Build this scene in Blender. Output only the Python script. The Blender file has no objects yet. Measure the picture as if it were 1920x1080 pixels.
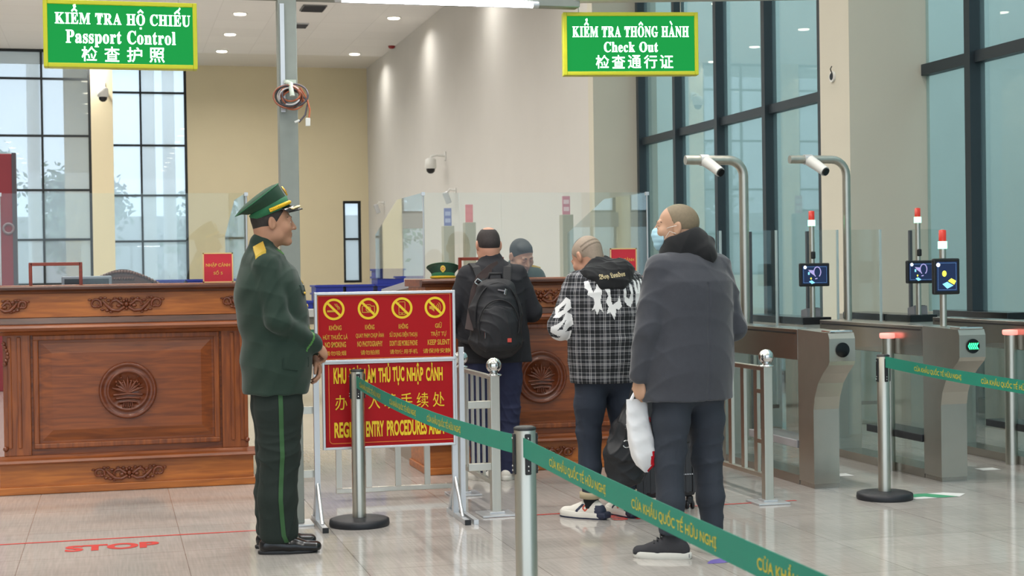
import bpy, bmesh, math, random
import numpy as np
from mathutils import Vector, Matrix, Euler
from mathutils.bvhtree import BVHTree
random.seed(7); RNG = np.random.RandomState(7)
SC = bpy.context.scene
COL = SC.collection

# ------------------------------------------------------------------ camera
F_PX, EYE, YAW, ROLL, PITCH = 2900.0, 1.4, math.radians(14.5), 0.0147, math.atan(31.5 / 2900.0)
fw = Vector((math.sin(YAW) * math.cos(PITCH), math.cos(YAW) * math.cos(PITCH), -math.sin(PITCH)))
rt0 = Vector((math.cos(YAW), -math.sin(YAW), 0.0)); up0 = rt0.cross(fw)
rt = rt0 * math.cos(ROLL) - up0 * math.sin(ROLL)
up = up0 * math.cos(ROLL) + rt0 * math.sin(ROLL)
cd = bpy.data.cameras.new('camera'); cam = bpy.data.objects.new('camera', cd); COL.objects.link(cam)
cd.sensor_width = 36.0; cd.lens = 36.0 * F_PX / 1920.0; cd.clip_end = 300
m = Matrix((rt, up, -fw)).transposed().to_4x4(); m.translation = Vector((0, 0, EYE)); cam.matrix_world = m
cd.dof.use_dof = True; cd.dof.focus_distance = 8.3; cd.dof.aperture_fstop = 8.0
SC.camera = cam

# ------------------------------------------------------------------ world, view
W = bpy.data.worlds.new('world'); SC.world = W; W.use_nodes = True
nt = W.node_tree; bg = nt.nodes['Background']
tc = nt.nodes.new('ShaderNodeTexCoord'); sx = nt.nodes.new('ShaderNodeSeparateXYZ'); cr = nt.nodes.new('ShaderNodeValToRGB')
nt.links.new(tc.outputs['Generated'], sx.inputs[0]); nt.links.new(sx.outputs['Z'], cr.inputs[0]); nt.links.new(cr.outputs[0], bg.inputs[0])
cr.color_ramp.elements[0].position = 0.0; cr.color_ramp.elements[0].color = (0.62, 0.74, 0.84, 1)
cr.color_ramp.elements[1].position = 0.6; cr.color_ramp.elements[1].color = (0.80, 0.90, 1.0, 1)
bg.inputs[1].default_value = 1.7
SC.view_settings.view_transform = 'Standard'; SC.view_settings.look = 'None'
SC.view_settings.gamma = 1.0; SC.view_settings.use_curve_mapping = False
SC.view_settings.exposure = 0.28
SC.cycles.max_bounces = 7; SC.cycles.transparent_max_bounces = 16; SC.cycles.diffuse_bounces = 3
SC.cycles.glossy_bounces = 4; SC.cycles.caustics_reflective = False; SC.cycles.caustics_refractive = False
SC.cycles.sample_clamp_indirect = 6.0
LAMP_W = 54.0        # each ceiling downlight
TUBE_W = 9.0         # the light tube under the beam

# ------------------------------------------------------------------ helpers
def lin(c):
    return tuple(((v / 255.0) / 12.92 if v / 255.0 <= 0.04045 else ((v / 255.0 + 0.055) / 1.055) ** 2.4) for v in c)

MATS = {}
def mat(name, rgb, rough=0.6, metal=0.0, emit=None, estr=0.0, bump=None, var=None, coat=0.0, spec=0.5, sheen=0.0):
    """rgb in sRGB 0-255. bump=(scale,strength), var=(scale,amount[,stretch xyz])"""
    if name in MATS: return MATS[name]
    mt = bpy.data.materials.new(name); mt.use_nodes = True; t = mt.node_tree; b = t.nodes['Principled BSDF']
    c = lin(rgb)
    b.inputs['Base Color'].default_value = (*c, 1); b.inputs['Roughness'].default_value = rough
    b.inputs['Metallic'].default_value = metal; b.inputs['Specular IOR Level'].default_value = spec
    b.inputs['Coat Weight'].default_value = coat
    if sheen: b.inputs['Sheen Weight'].default_value = sheen; b.inputs['Sheen Roughness'].default_value = 0.4
    if emit: b.inputs['Emission Color'].default_value = (*lin(emit), 1); b.inputs['Emission Strength'].default_value = estr
    tcn = t.nodes.new('ShaderNodeTexCoord')
    def noise(scale, st=(1, 1, 1), det=4):
        mp = t.nodes.new('ShaderNodeMapping'); mp.inputs['Scale'].default_value = st
        n = t.nodes.new('ShaderNodeTexNoise'); n.inputs['Scale'].default_value = scale; n.inputs['Detail'].default_value = det
        t.links.new(tcn.outputs['Object'], mp.inputs[0]); t.links.new(mp.outputs[0], n.inputs['Vector']); return n
    v = var or (6.0, 0.05)
    n = noise(v[0], v[2] if len(v) > 2 else (1, 1, 1))
    r = t.nodes.new('ShaderNodeMix'); r.data_type = 'RGBA'
    a = v[1]
    r.inputs['A'].default_value = (*[x * (1 - a) for x in c], 1); r.inputs['B'].default_value = (*[min(1, x * (1 + a)) for x in c], 1)
    t.links.new(n.outputs['Fac'], r.inputs['Factor']); t.links.new(r.outputs['Result'], b.inputs['Base Color'])
    if bump:
        n2 = noise(bump[0]); bp = t.nodes.new('ShaderNodeBump'); bp.inputs['Strength'].default_value = bump[1]; bp.inputs['Distance'].default_value = 0.002
        t.links.new(n2.outputs['Fac'], bp.inputs['Height']); t.links.new(bp.outputs[0], b.inputs['Normal'])
    MATS[name] = mt; return mt

def glass_mat(name, tint, refl=1.0, ior=1.5):
    if name in MATS: return MATS[name]
    mt = bpy.data.materials.new(name); mt.use_nodes = True; t = mt.node_tree; t.nodes.clear()
    o = t.nodes.new('ShaderNodeOutputMaterial'); mx = t.nodes.new('ShaderNodeMixShader')
    tr = t.nodes.new('ShaderNodeBsdfTransparent'); gl = t.nodes.new('ShaderNodeBsdfGlossy'); lw = t.nodes.new('ShaderNodeLayerWeight'); lw.inputs[0].default_value = 0.5; fr = t.nodes.new('ShaderNodeMath'); fr.operation = 'POWER'; fr.inputs[1].default_value = 5.0; fm = t.nodes.new('ShaderNodeMath'); fm.operation = 'MULTIPLY_ADD'; fm.inputs[1].default_value = 0.96; fm.inputs[2].default_value = 0.04
    tr.inputs[0].default_value = (*tint, 1); gl.inputs['Roughness'].default_value = 0.0; gl.inputs[0].default_value = (0.95, 1, 1, 1)
    t.links.new(lw.outputs['Facing'], fr.inputs[0]); t.links.new(fr.outputs[0], fm.inputs[0])
    mu = t.nodes.new('ShaderNodeMath'); mu.operation = 'MULTIPLY'; mu.inputs[1].default_value = refl
    t.links.new(fm.outputs[0], mu.inputs[0]); t.links.new(mu.outputs[0], mx.inputs[0])
    t.links.new(tr.outputs[0], mx.inputs[1]); t.links.new(gl.outputs[0], mx.inputs[2]); t.links.new(mx.outputs[0], o.inputs[0])
    MATS[name] = mt; return mt

def wood_mat(name, a, b_, rough=0.42, axis='x', scale=1.0):
    if name in MATS: return MATS[name]
    mt = bpy.data.materials.new(name); mt.use_nodes = True; t = mt.node_tree; b = t.nodes['Principled BSDF']
    tcn = t.nodes.new('ShaderNodeTexCoord'); mp = t.nodes.new('ShaderNodeMapping')
    mp.inputs['Scale'].default_value = {'x': (1.2 * scale, 9 * scale, 14 * scale), 'z': (14 * scale, 9 * scale, 1.2 * scale)}[axis]
    n = t.nodes.new('ShaderNodeTexNoise'); n.inputs['Scale'].default_value = 2.4; n.inputs['Detail'].default_value = 8; n.inputs['Distortion'].default_value = 0.8
    r = t.nodes.new('ShaderNodeValToRGB'); r.color_ramp.elements[0].position = 0.3; r.color_ramp.elements[1].position = 0.72
    r.color_ramp.elements[0].color = (*lin(a), 1); r.color_ramp.elements[1].color = (*lin(b_), 1)
    t.links.new(tcn.outputs['Object'], mp.inputs[0]); t.links.new(mp.outputs[0], n.inputs['Vector']); t.links.new(n.outputs['Fac'], r.inputs[0])
    t.links.new(r.outputs[0], b.inputs['Base Color']); b.inputs['Roughness'].default_value = rough; b.inputs['Coat Weight'].default_value = 0.12
    b.inputs['Coat Roughness'].default_value = 0.25
    MATS[name] = mt; return mt

def children_of(o): return list(o.children)
def props(o, label=None, cat=None, group=None, kind=None):
    if label: o['label'] = label
    if cat: o['category'] = cat
    if group: o['group'] = group
    if kind: o['kind'] = kind
    return o
def empty(name, loc=(0, 0, 0), rz=0.0, label=None, cat=None, group=None, kind=None):
    o = bpy.data.objects.new(name, None); COL.objects.link(o); o.location = loc; o.rotation_euler = (0, 0, rz); o.empty_display_size = 0.1
    return props(o, label, cat, group, kind)
def copy_tree(o, parent=None):
    c = o.copy(); COL.objects.link(c)
    if parent is not None: c.parent = parent
    for ch in list(o.children):
        if ch.type == 'LIGHT':
            l = ch.copy(); COL.objects.link(l); l.parent = c
        else: copy_tree(ch, c)
    return c

class MB:
    """collects simple shapes; build() links them as one mesh object"""
    def __init__(s): s.v = []; s.f = []; s.mi = []; s.sm = []
    def _add(s, vs, fs, mi=0, smooth=False):
        o = len(s.v); s.v += [tuple(p) for p in vs]
        for f in fs: s.f.append(tuple(i + o for i in f)); s.mi.append(mi); s.sm.append(smooth)
        return s
    def box(s, c, d, bevel=0.0, rot=None, mi=0):
        bm = bmesh.new(); bmesh.ops.create_cube(bm, size=1.0)
        for v in bm.verts: v.co = Vector((v.co.x * d[0], v.co.y * d[1], v.co.z * d[2]))
        if bevel > 0: bmesh.ops.bevel(bm, geom=list(bm.edges), offset=min(bevel, min(d) * 0.45), segments=2, affect='EDGES', profile=0.5)
        R = Euler(rot).to_matrix() if rot is not None else Matrix.Identity(3)
        bm.verts.index_update()
        vs = [R @ v.co + Vector(c) for v in bm.verts]; fs = [[v.index for v in f.verts] for f in bm.faces]
        bm.free(); return s._add(vs, fs, mi)
    def bx(s, x0, x1, y0, y1, z0, z1, bevel=0.0, mi=0):
        return s.box(((x0 + x1) / 2, (y0 + y1) / 2, (z0 + z1) / 2), (abs(x1 - x0), abs(y1 - y0), abs(z1 - z0)), bevel, None, mi)
    def rings(s, rings, closed=True, cap=True, mi=0, smooth=True):
        n = len(rings[0]); vs = [p for r in rings for p in r]; fs = []
        for i in range(len(rings) - 1):
            for j in range(n if closed else n - 1):
                a = i * n + j; b = i * n + (j + 1) % n; fs.append((a, b, b + n, a + n))
        s._add(vs, fs, mi, smooth)
        if cap and closed:
            s._add(rings[0], [tuple(range(n))[::-1]], mi); s._add(rings[-1], [tuple(range(n))], mi)
        return s
    def tube(s, path, r, n=12, mi=0, cap=True):
        path = [Vector(p) for p in path]; rings = []; prev = None
        rr = r if hasattr(r, '__len__') else [r] * len(path)
        for i, p in enumerate(path):
            t = (path[min(i + 1, len(path) - 1)] - path[max(i - 1, 0)]).normalized()
            if prev is None:
                u = t.orthogonal().normalized()
            else:
                u = (prev - t * prev.dot(t)).normalized()
            prev = u; w = t.cross(u)
            rings.append([p + (u * math.cos(2 * math.pi * k / n) + w * math.sin(2 * math.pi * k / n)) * rr[i] for k in range(n)])
        return s.rings(rings, True, cap, mi)
    def cyl(s, c, r, z0, z1, n=24, mi=0, r2=None):
        return s.lathe(c, [(r, z0), (r if r2 is None else r2, z1)], n, mi)
    def lathe(s, c, prof, n=24, mi=0, smooth=True):
        rs = [[(c[0] + r * math.cos(2 * math.pi * k / n), c[1] + r * math.sin(2 * math.pi * k / n), (c[2] if len(c) > 2 else 0) + z) for k in range(n)] for r, z in prof]
        return s.rings(rs, True, True, mi, smooth)
    def prism(s, pts, fn, d0, d1, mi=0):
        """pts 2D outline (ccw), fn(u,v,d) -> 3D"""
        n = len(pts); a = [fn(u, v, d0) for u, v in pts]; b = [fn(u, v, d1) for u, v in pts]
        s._add(a + b, [tuple(range(n))[::-1], tuple(range(n, 2 * n))] + [(i, (i + 1) % n, n + (i + 1) % n, n + i) for i in range(n)], mi); return s
    def sphere(s, c, r, n=16, mi=0, sq=(1, 1, 1)):
        pr = []
        for i in range(n // 2 + 1):
            a = -math.pi / 2 + math.pi * i / (n // 2); pr.append((max(1e-4, r * math.cos(a)), r * math.sin(a)))
        rs = [[(c[0] + q * sq[0] * math.cos(2 * math.pi * k / n), c[1] + q * sq[1] * math.sin(2 * math.pi * k / n), c[2] + z * sq[2]) for k in range(n)] for q, z in pr]
        return s.rings(rs, True, True, mi)
    def geo(s, vs, fs, mi=0): return s._add(vs, fs, mi)
    def build(s, name, mats, parent=None, loc=None, label=None, recalc=True):
        me = bpy.data.meshes.new(name); me.from_pydata(s.v, [], s.f)
        for mt in (mats if isinstance(mats, (list, tuple)) else [mats]): me.materials.append(mt)
        for p, i, q in zip(me.polygons, s.mi, s.sm): p.material_index = i; p.use_smooth = q
        if recalc:
            bm = bmesh.new(); bm.from_mesh(me); bmesh.ops.recalc_face_normals(bm, faces=bm.faces); bm.to_mesh(me); bm.free()
        me.update()
        o = bpy.data.objects.new(name, me); COL.objects.link(o)
        if parent is not None: o.parent = parent
        if loc is not None: o.location = loc
        if label: o['label'] = label
        return o

_TXT = {}
def text_geo(s, bold=0.0, res=4):
    key = (s, bold, res)
    if key in _TXT: return _TXT[key]
    c = bpy.data.curves.new('t', 'FONT'); c.body = s; c.size = 1.0; c.offset = bold; c.resolution_u = res; c.align_x = 'LEFT'; c.fill_mode = 'FRONT'
    o = bpy.data.objects.new('t', c); COL.objects.link(o); dg = bpy.context.evaluated_depsgraph_get()
    me = bpy.data.meshes.new_from_object(o.evaluated_get(dg))
    v = [(p.co.x, p.co.y) for p in me.vertices]; f = [tuple(p.vertices) for p in me.polygons]
    bpy.data.objects.remove(o); bpy.data.curves.remove(c); bpy.data.meshes.remove(me)
    _TXT[key] = (v, f); return v, f
def text_fit(s, cx, cy, w, h, bold=0.0, slant=0.0, keep=False):
    """2-D text geometry scaled to fill w x h about (cx, cy)"""
    v, f = text_geo(s, bold)
    xs = [p[0] for p in v]; ys = [p[1] for p in v]; x0, x1, y0, y1 = min(xs), max(xs), min(ys), max(ys)
    kx = w / (x1 - x0); ky = h / (y1 - y0)
    if keep: kx = ky = min(kx, ky)
    mx, my = (x0 + x1) / 2, (y0 + y1) / 2
    return [(cx + (x - mx) * kx + slant * (y - my) * ky, cy + (y - my) * ky) for x, y in v], f

def arc(cx, cz, r, a0, a1, n=10):
    return [(cx + r * math.cos(math.radians(a0 + (a1 - a0) * i / n)), cz + r * math.sin(math.radians(a0 + (a1 - a0) * i / n))) for i in range(n + 1)]
# ------------------------------------------------------------------ materials
M_cream = mat('cream_plaster', (210, 207, 201), 0.75, var=(1.5, 0.03), bump=(40, 0.05))
M_beige = mat('beige_plaster', (222, 210, 176), 0.75, var=(1.5, 0.03))
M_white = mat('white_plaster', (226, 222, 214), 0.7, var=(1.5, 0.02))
M_pillar = mat('pillar_plaster', (212, 207, 190), 0.7, var=(2, 0.03))
M_darkframe = mat('dark_aluminium', (52, 62, 68), 0.4, 0.3)
M_muntin = mat('black_aluminium', (30, 34, 36), 0.45, 0.2)
M_steel = mat('brushed_steel', (194, 191, 180), 0.34, 1.0, var=(30, 0.10, (1, 1, 0.05)))
M_chrome = mat('polished_steel', (225, 225, 224), 0.07, 1.0)
M_galv = mat('galvanised_steel', (142, 147, 140), 0.55, 0.35, var=(14, 0.10))
M_alu = mat('aluminium_frame', (202, 204, 206), 0.38, 0.7)
M_black = mat('black_plastic', (20, 20, 22), 0.45)
M_blackgloss = mat('black_gloss', (10, 11, 13), 0.15)
M_whiteplastic = mat('white_plastic', (225, 225, 220), 0.4)
M_glass_win = None
def hazy_glass(name, tint, haze, hz=(0.8, 0.9, 0.98)):
    mt = glass_mat(name, tint); t = mt.node_tree
    tr = [n for n in t.nodes if n.type == 'BSDF_TRANSPARENT'][0]; mx = [n for n in t.nodes if n.type == 'MIX_SHADER'][0]
    tl = t.nodes.new('ShaderNodeBsdfTranslucent'); tl.inputs[0].default_value = (*hz, 1)
    m2 = t.nodes.new('ShaderNodeMixShader'); m2.inputs[0].default_value = haze
    t.links.new(tr.outputs[0], m2.inputs[1]); t.links.new(tl.outputs[0], m2.inputs[2]); t.links.new(m2.outputs[0], mx.inputs[1]); return mt
G_win = hazy_glass('hazed_window_glass', (0.94, 0.97, 0.99), 0.34, (0.90, 0.95, 0.98))  # white haze mixed into the panes imitates washed-out daylight, not dust
G_cur = hazy_glass('teal_curtain_glass', (0.76, 0.86, 0.86), 0.12, (0.60, 0.72, 0.72))
G_booth = glass_mat('booth_glass', (0.95, 0.975, 0.965), 0.65, 1.5)
G_flap = glass_mat('flap_glass', (0.94, 0.97, 0.965), 0.9, 1.5)
G_side = glass_mat('booth_side_glass', (0.95, 0.975, 0.965), 1.0, 1.5)
M_woodA = wood_mat('wood_orange', (144, 77, 26), (190, 112, 42))
M_woodB = wood_mat('wood_red', (102, 48, 16), (148, 78, 28))
M_woodBz = wood_mat('wood_red_upright', (104, 49, 16), (154, 82, 29), axis='z')
M_woodD = wood_mat('wood_dark', (60, 30, 13), (98, 50, 22))
M_carve = wood_mat('wood_carving', (92, 42, 20), (126, 64, 32), rough=0.3)

def floor_mat():
    mt = bpy.data.materials.new('polished_floor_tile'); mt.use_nodes = True; t = mt.node_tree; b = t.nodes['Principled BSDF']
    tcn = t.nodes.new('ShaderNodeTexCoord'); mp = t.nodes.new('ShaderNodeMapping'); mp.inputs['Location'].default_value = (-0.335, -0.03, 0)
    t.links.new(tcn.outputs['Object'], mp.inputs[0])
    br = t.nodes.new('ShaderNodeTexBrick'); br.offset = 0.0; br.inputs['Scale'].default_value = 1.0
    br.inputs['Brick Width'].default_value = 0.8; br.inputs['Row Height'].default_value = 0.8; br.inputs['Mortar Size'].default_value = 0.0024; br.inputs['Mortar Smooth'].default_value = 0.1
    br.inputs['Color1'].default_value = (*lin((178, 173, 167)), 1); br.inputs['Color2'].default_value = (*lin((171, 166, 160)), 1); br.inputs['Mortar'].default_value = (*lin((138, 131, 124)), 1)
    t.links.new(mp.outputs[0], br.inputs['Vector'])
    def streak(sc, st):
        m2 = t.nodes.new('ShaderNodeMapping'); m2.inputs['Scale'].default_value = st; n = t.nodes.new('ShaderNodeTexNoise'); n.inputs['Scale'].default_value = sc; n.inputs['Detail'].default_value = 3
        t.links.new(tcn.outputs['Object'], m2.inputs[0]); t.links.new(m2.outputs[0], n.inputs['Vector']); return n
    n1 = streak(3.0, (30, 1.2, 1)); n2 = streak(3.0, (1.0, 26, 1))
    ad = t.nodes.new('ShaderNodeMath'); ad.operation = 'ADD'; t.links.new(n1.outputs['Fac'], ad.inputs[0]); t.links.new(n2.outputs['Fac'], ad.inputs[1])
    mr = t.nodes.new('ShaderNodeMapRange'); mr.inputs['From Min'].default_value = 0.7; mr.inputs['From Max'].default_value = 1.3; mr.inputs['To Min'].default_value = 0.84; mr.inputs['To Max'].default_value = 1.10
    t.links.new(ad.outputs[0], mr.inputs[0])
    mu = t.nodes.new('ShaderNodeMix'); mu.data_type = 'RGBA'; mu.blend_type = 'MULTIPLY'; mu.inputs['Factor'].default_value = 1.0
    t.links.new(br.outputs['Color'], mu.inputs['A']); t.links.new(mr.outputs[0], mu.inputs['B']); t.links.new(mu.outputs['Result'], b.inputs['Base Color'])
    b.inputs['Roughness'].default_value = 0.085; b.inputs['Specular IOR Level'].default_value = 0.6
    return mt
M_floor = floor_mat()
def ceil_mat():
    mt = bpy.data.materials.new('ceiling_panels'); mt.use_nodes = True; t = mt.node_tree; b = t.nodes['Principled BSDF']
    tcn = t.nodes.new('ShaderNodeTexCoord'); br = t.nodes.new('ShaderNodeTexBrick'); br.offset = 0.0; br.inputs['Scale'].default_value = 1.0
    br.inputs['Brick Width'].default_value = 1.2; br.inputs['Row Height'].default_value = 1.2; br.inputs['Mortar Size'].default_value = 0.008
    br.inputs['Color1'].default_value = (*lin((240, 238, 235)), 1); br.inputs['Color2'].default_value = (*lin((236, 234, 231)), 1); br.inputs['Mortar'].default_value = (*lin((226, 224, 221)), 1)
    t.links.new(tcn.outputs['Object'], br.inputs['Vector']); t.links.new(br.outputs['Color'], b.inputs['Base Color']); b.inputs['Roughness'].default_value = 0.8
    return mt
M_ceil = ceil_mat()

# ------------------------------------------------------------------ the hall
CEIL = 7.25
def struct(o): o['kind'] = 'structure'; return o
def sbox(name, mt, *b, bevel=0.0):
    return struct(MB().bx(*b, bevel=bevel).build(name, mt))
sbox('floor', M_floor, -16, 8.2, -7, 44.4, -0.12, 0.0)
sbox('ground', mat('outdoor_concrete', (150, 150, 146), 0.85, var=(0.6, 0.1)), -45, 45, -30, 95, -0.5, -0.14)
sbox('ceiling', M_ceil, -16, 8.2, -7, 41.4, CEIL, CEIL + 0.2)
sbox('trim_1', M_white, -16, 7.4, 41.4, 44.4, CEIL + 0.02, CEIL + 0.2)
sbox('wall_long', M_cream, 7.17, 7.45, 22.85, 44.4, 0, CEIL + 0.1)
sbox('wall_return', M_pillar, 7.17, 8.2, 22.6, 22.85, 0, CEIL + 0.1)
sbox('wall_left', M_cream, -16.2, -16, -7, 41.3, 0, CEIL + 0.1)
sbox('wall_pillar', M_pillar, 7.1, 7.98, 14.0, 14.65, 0, CEIL)
def wall_with(name, mt, x0, x1, y, th, openings):
    mb = MB(); xs = x0
    for (a, b, z0, z1) in sorted(openings):
        mb.bx(xs, a, y, y + th, 0, CEIL + 0.1)
        if z0 > 0: mb.bx(a, b, y, y + th, 0, z0)
        if z1 < CEIL: mb.bx(a, b, y, y + th, z1, CEIL + 0.1)
        xs = b
    mb.bx(xs, x1, y, y + th, 0, CEIL + 0.1)
    return struct(mb.build(name, mt))
wall_with('wall_back_left', M_beige, -16.2, 0.10, 41.2, 0.3, [(-2.87, -0.45, 1.2, CEIL), (-6.2, -3.4, 0, CEIL), (-9.4, -6.6, 0, CEIL)])
wall_with('wall_back', M_beige, -1.2, 7.3, 44.02, 0.3, [(-0.35, 2.10, 1.2, CEIL), (6.43, 6.95, 1.14, 3.48)])

def window(n, x0, x1, y, z0, z1, vx, hz, fr=0.07, bar=0.055, gm=None):
    e = empty('window_%d' % n, ((x0 + x1) / 2, y, z0), kind='structure'); cx = (x0 + x1) / 2
    mb = MB()
    for a, b in ((x0, x0 + fr), (x1 - fr, x1)): mb.bx(a - cx, b - cx, 0, 0.1, 0, z1 - z0)
    for a, b in ((0, fr), (z1 - z0 - fr, z1 - z0)): mb.bx(x0 - cx, x1 - cx, 0.003, 0.097, a, b)
    for v in vx: mb.bx(v - cx - bar / 2, v - cx + bar / 2, 0.006, 0.094, 0, z1 - z0)
    for h in hz: mb.bx(x0 - cx, x1 - cx, 0.009, 0.091, h - z0 - bar / 2, h - z0 + bar / 2)
    mb.build('window_frame', M_muntin, e)
    MB().bx(x0 - cx + 0.01, x1 - cx - 0.01, 0.045, 0.055, 0.01, z1 - z0 - 0.01).build('window_pane', gm or G_win, e)
    return e
HZ = [2.38, 3.65, 5.04, 6.50]
window(1, -2.87, -0.45, 41.3, 1.2, CEIL, [-1.66], HZ)
window(2, -0.35, 2.10, 44.1, 1.2, CEIL, [0.85], HZ)
window(3, 6.43, 6.95, 44.1, 1.14, 3.48, [], [2.39])
for n, (a, b) in enumerate([(-6.2, -3.4), (-9.4, -6.6)]):
    window(4 + n, a, b, 41.3, 3.0, CEIL, [(a + b) / 2], HZ[1:])
    e = empty('door_%d' % (n + 1), ((a + b) / 2, 41.3, 0), kind='structure'); w = (b - a) / 2
    mb = MB(); mb.bx(-w, w, -0.25, 0.1, 2.6, 3.0)
    for k in range(5): mb.bx(-w + k * w / 2 - 0.04, -w + k * w / 2 + 0.04, 0, 0.08, 0, 2.6)
    mb.build('door_frame', mat('grey_aluminium', (128, 130, 132), 0.5), e)
    MB().bx(-w, w, 0.03, 0.04, 0.0, 2.6).build('door_pane', glass_mat('clear_door_glass', (0.95, 0.98, 1.0)), e)

# glass curtain wall on the right
YM = [22.48 - 1.57 * k for k in range(19)]
for k in range(len(YM) - 1):
    y1, y0 = YM[k], YM[k + 1]
    e = empty('window_%d' % (6 + k), (8.0, y1, 0), kind='structure')
    mb = MB().bx(-0.16, 0, -0.05, 0.05, 0, CEIL)
    mb.bx(-0.11, 0, y0 - y1 + 0.05, -0.05, 3.30, 3.41); mb.bx(-0.11, 0, y0 - y1 + 0.05, -0.05, 0, 0.14)
    mb.build('window_frame', M_darkframe, e)
    MB().bx(-0.055, -0.045, y0 - y1 + 0.04, -0.04, 0.1, CEIL - 0.02).build('window_pane', G_cur, e)

# outside: pale building across the yard, posts, trees
sbox('wall_exterior', mat('outdoor_render', (198, 208, 200), 0.85, var=(0.7, 0.06)), 17.5, 18, -14, 70, -0.1, 15)
for k, x in enumerate((-2.15, 1.15, 1.75)):
    o = MB().lathe((0, 0, 0), [(0.26, -0.14), (0.26, 0.2), (0.2, 0.25), (0.18, 8.5)], 20).build('concrete_post', mat('pale_concrete', (226, 226, 222), 0.7), loc=(x, 47.5 + 0.4 * k, 0))
    props(o, ['round pale concrete post outside the large left window', 'round pale concrete post outside the narrow window, left of two', 'round pale concrete post outside the narrow window, right of two'][k], 'post', 'concrete posts outside the windows')
M_leaf = mat('leaves', (132, 158, 136), 0.7, var=(3, 0.35)); M_bark = mat('bark', (100, 86, 70), 0.9)
def tree(loc, h, r, label, seed):
    rr = np.random.RandomState(seed); e = empty('garden_tree', loc, 0, label, 'tree', 'trees outside the back windows')
    MB().tube([(0, 0, -0.14), (0.05, 0, h * 0.3), (-0.05, 0.05, h * 0.6), (0, 0, h * 0.9)], [0.2, 0.15, 0.1, 0.03], 10).build('trunk', M_bark, e)
    n = 2600; vs = []; fs = []
    cs = rr.randn(26, 3); cs /= np.linalg.norm(cs, axis=1)[:, None]; cs = cs * np.array([r, r, h * 0.36]) * 0.72 + np.array([0, 0, h * 0.62])
    for i in range(n):
        c = cs[rr.randint(26)] + rr.randn(3) * r * 0.2; u = rr.randn(3); u /= np.linalg.norm(u); w = np.cross(u, rr.randn(3)); w /= np.linalg.norm(w); s = 0.14
        o = len(vs); vs += [tuple(c - u * s), tuple(c + w * s * 0.5), tuple(c + u * s), tuple(c - w * s * 0.5)]; fs.append((o, o + 1, o + 2, o + 3))
    me = bpy.data.meshes.new('foliage'); me.from_pydata(vs, [], fs); me.materials.append(M_leaf); o = bpy.data.objects.new('foliage', me); COL.objects.link(o); o.parent = e
tree((-1.0, 51.5, 0), 5.6, 1.5, 'hazy green tree behind the left pane of the large left window', 3)
tree((-5.2, 55, 0), 7.0, 1.9, 'tall hazy tree at the far left beyond the large window', 4)
tree((3.4, 55, 0), 4.4, 1.6, 'low bushy tree beyond the narrow window', 5)
o = MB().bx(-14, 14, 58, 60, -0.14, 3.6).build('garden_wall', mat('garden_wall', (206, 208, 206), 0.8)); struct(o)

# ------------------------------------------------------------------ ceiling lights
M_dl = mat('downlight_lens', (255, 244, 224), 0.5, emit=(255, 240, 214), estr=9.0)
proto = None
def downlight(x, y, lab):
    global proto
    if proto is None:
        e = empty('ceiling_downlight', (x, y, CEIL), 0)
        MB().lathe((0, 0, 0), [(0.10, -0.006), (0.155, -0.022), (0.17, -0.012), (0.17, 0.0)], 28).build('trim_ring', M_whiteplastic, e)
        MB().lathe((0, 0, 0), [(0.135, -0.018), (0.13, -0.034)], 28).build('diffuser', M_dl, e)
        ld = bpy.data.lights.new('downlight_lamp', 'AREA'); ld.shape = 'DISK'; ld.size = 0.26; ld.energy = LAMP_W; ld.color = (1.0, 0.97, 0.92); ld.spread = math.radians(150)
        lo = bpy.data.objects.new('downlight_lamp', ld); COL.objects.link(lo); lo.parent = e; lo.location = (0, 0, -0.05)
        proto = e
    else:
        e = copy_tree(proto); e.location = (x, y, CEIL)
    if x == 6.35:
        for l in e.children:
            if l.type == 'LIGHT':
                if 'wall_lamp' not in bpy.data.lights: d_ = l.data.copy(); d_.name = 'wall_lamp'; d_.energy = LAMP_W * 0.42
                l.data = bpy.data.lights['wall_lamp']
    props(e, lab, 'ceiling light', 'round ceiling downlights'); return e
vis = {(2.87, 41): 'round warm downlight on the ceiling, lower of the two left of the metal post', (2.87, 38): 'round warm downlight on the ceiling, upper of the two left of the metal post',
       (6.35, 41): 'round warm downlight near the far corner of the ceiling', (6.35, 35): 'round warm downlight just under the long light tube'}
for x in (-11.2, -7.7, -4.2, -0.65, 2.87, 6.35):
    for k, y in enumerate((41, 38, 35, 31.9, 28.8, 25.7, 22.6, 19.5, 16.4, 13.3, 10.2, 7.1, 4.0, 0.9)):
        if x == 6.35 and k in (1, 3, 5): continue
        if x < -5 and k % 2: continue
        downlight(x, y if y != 41 else 40.9, vis.get((x, y), 'round warm ceiling downlight above the hall, out of the picture'))
o = MB().lathe((0, 0, 0), [(0.09, 0), (0.085, -0.04), (0.05, -0.07)], 20).build('smoke_alarm', mat('red_plastic', (150, 40, 40), 0.4), loc=(7.08, 39.4, CEIL)); props(o, 'small dark red fire alarm where ceiling meets the long wall', 'alarm')
for (x, y, lab) in ((4.38, 34.0, 'square grey air vent on the ceiling right of the metal post'), (4.35, 36.4, 'narrow pale air vent on the ceiling beside the metal post')):
    e = empty('ceiling_vent', (x, y, CEIL), 0, lab, 'vent'); s = 0.26 if y < 35 else 0.2
    MB().bx(-s, s, -s * 1.4, s * 1.4, -0.03, 0).build('vent_frame', M_alu if y > 35 else mat('vent_grey', (120, 120, 120), 0.6), e)
    mb = MB()
    for k in range(7): mb.box((0, -s * 1.2 + k * s * 0.4, -0.035), (s * 1.8, s * 0.25, 0.012), 0, (0.5, 0, 0))
    mb.build('vent_louvre', mat('vent_dark', (90, 90, 92), 0.6), e)

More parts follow.
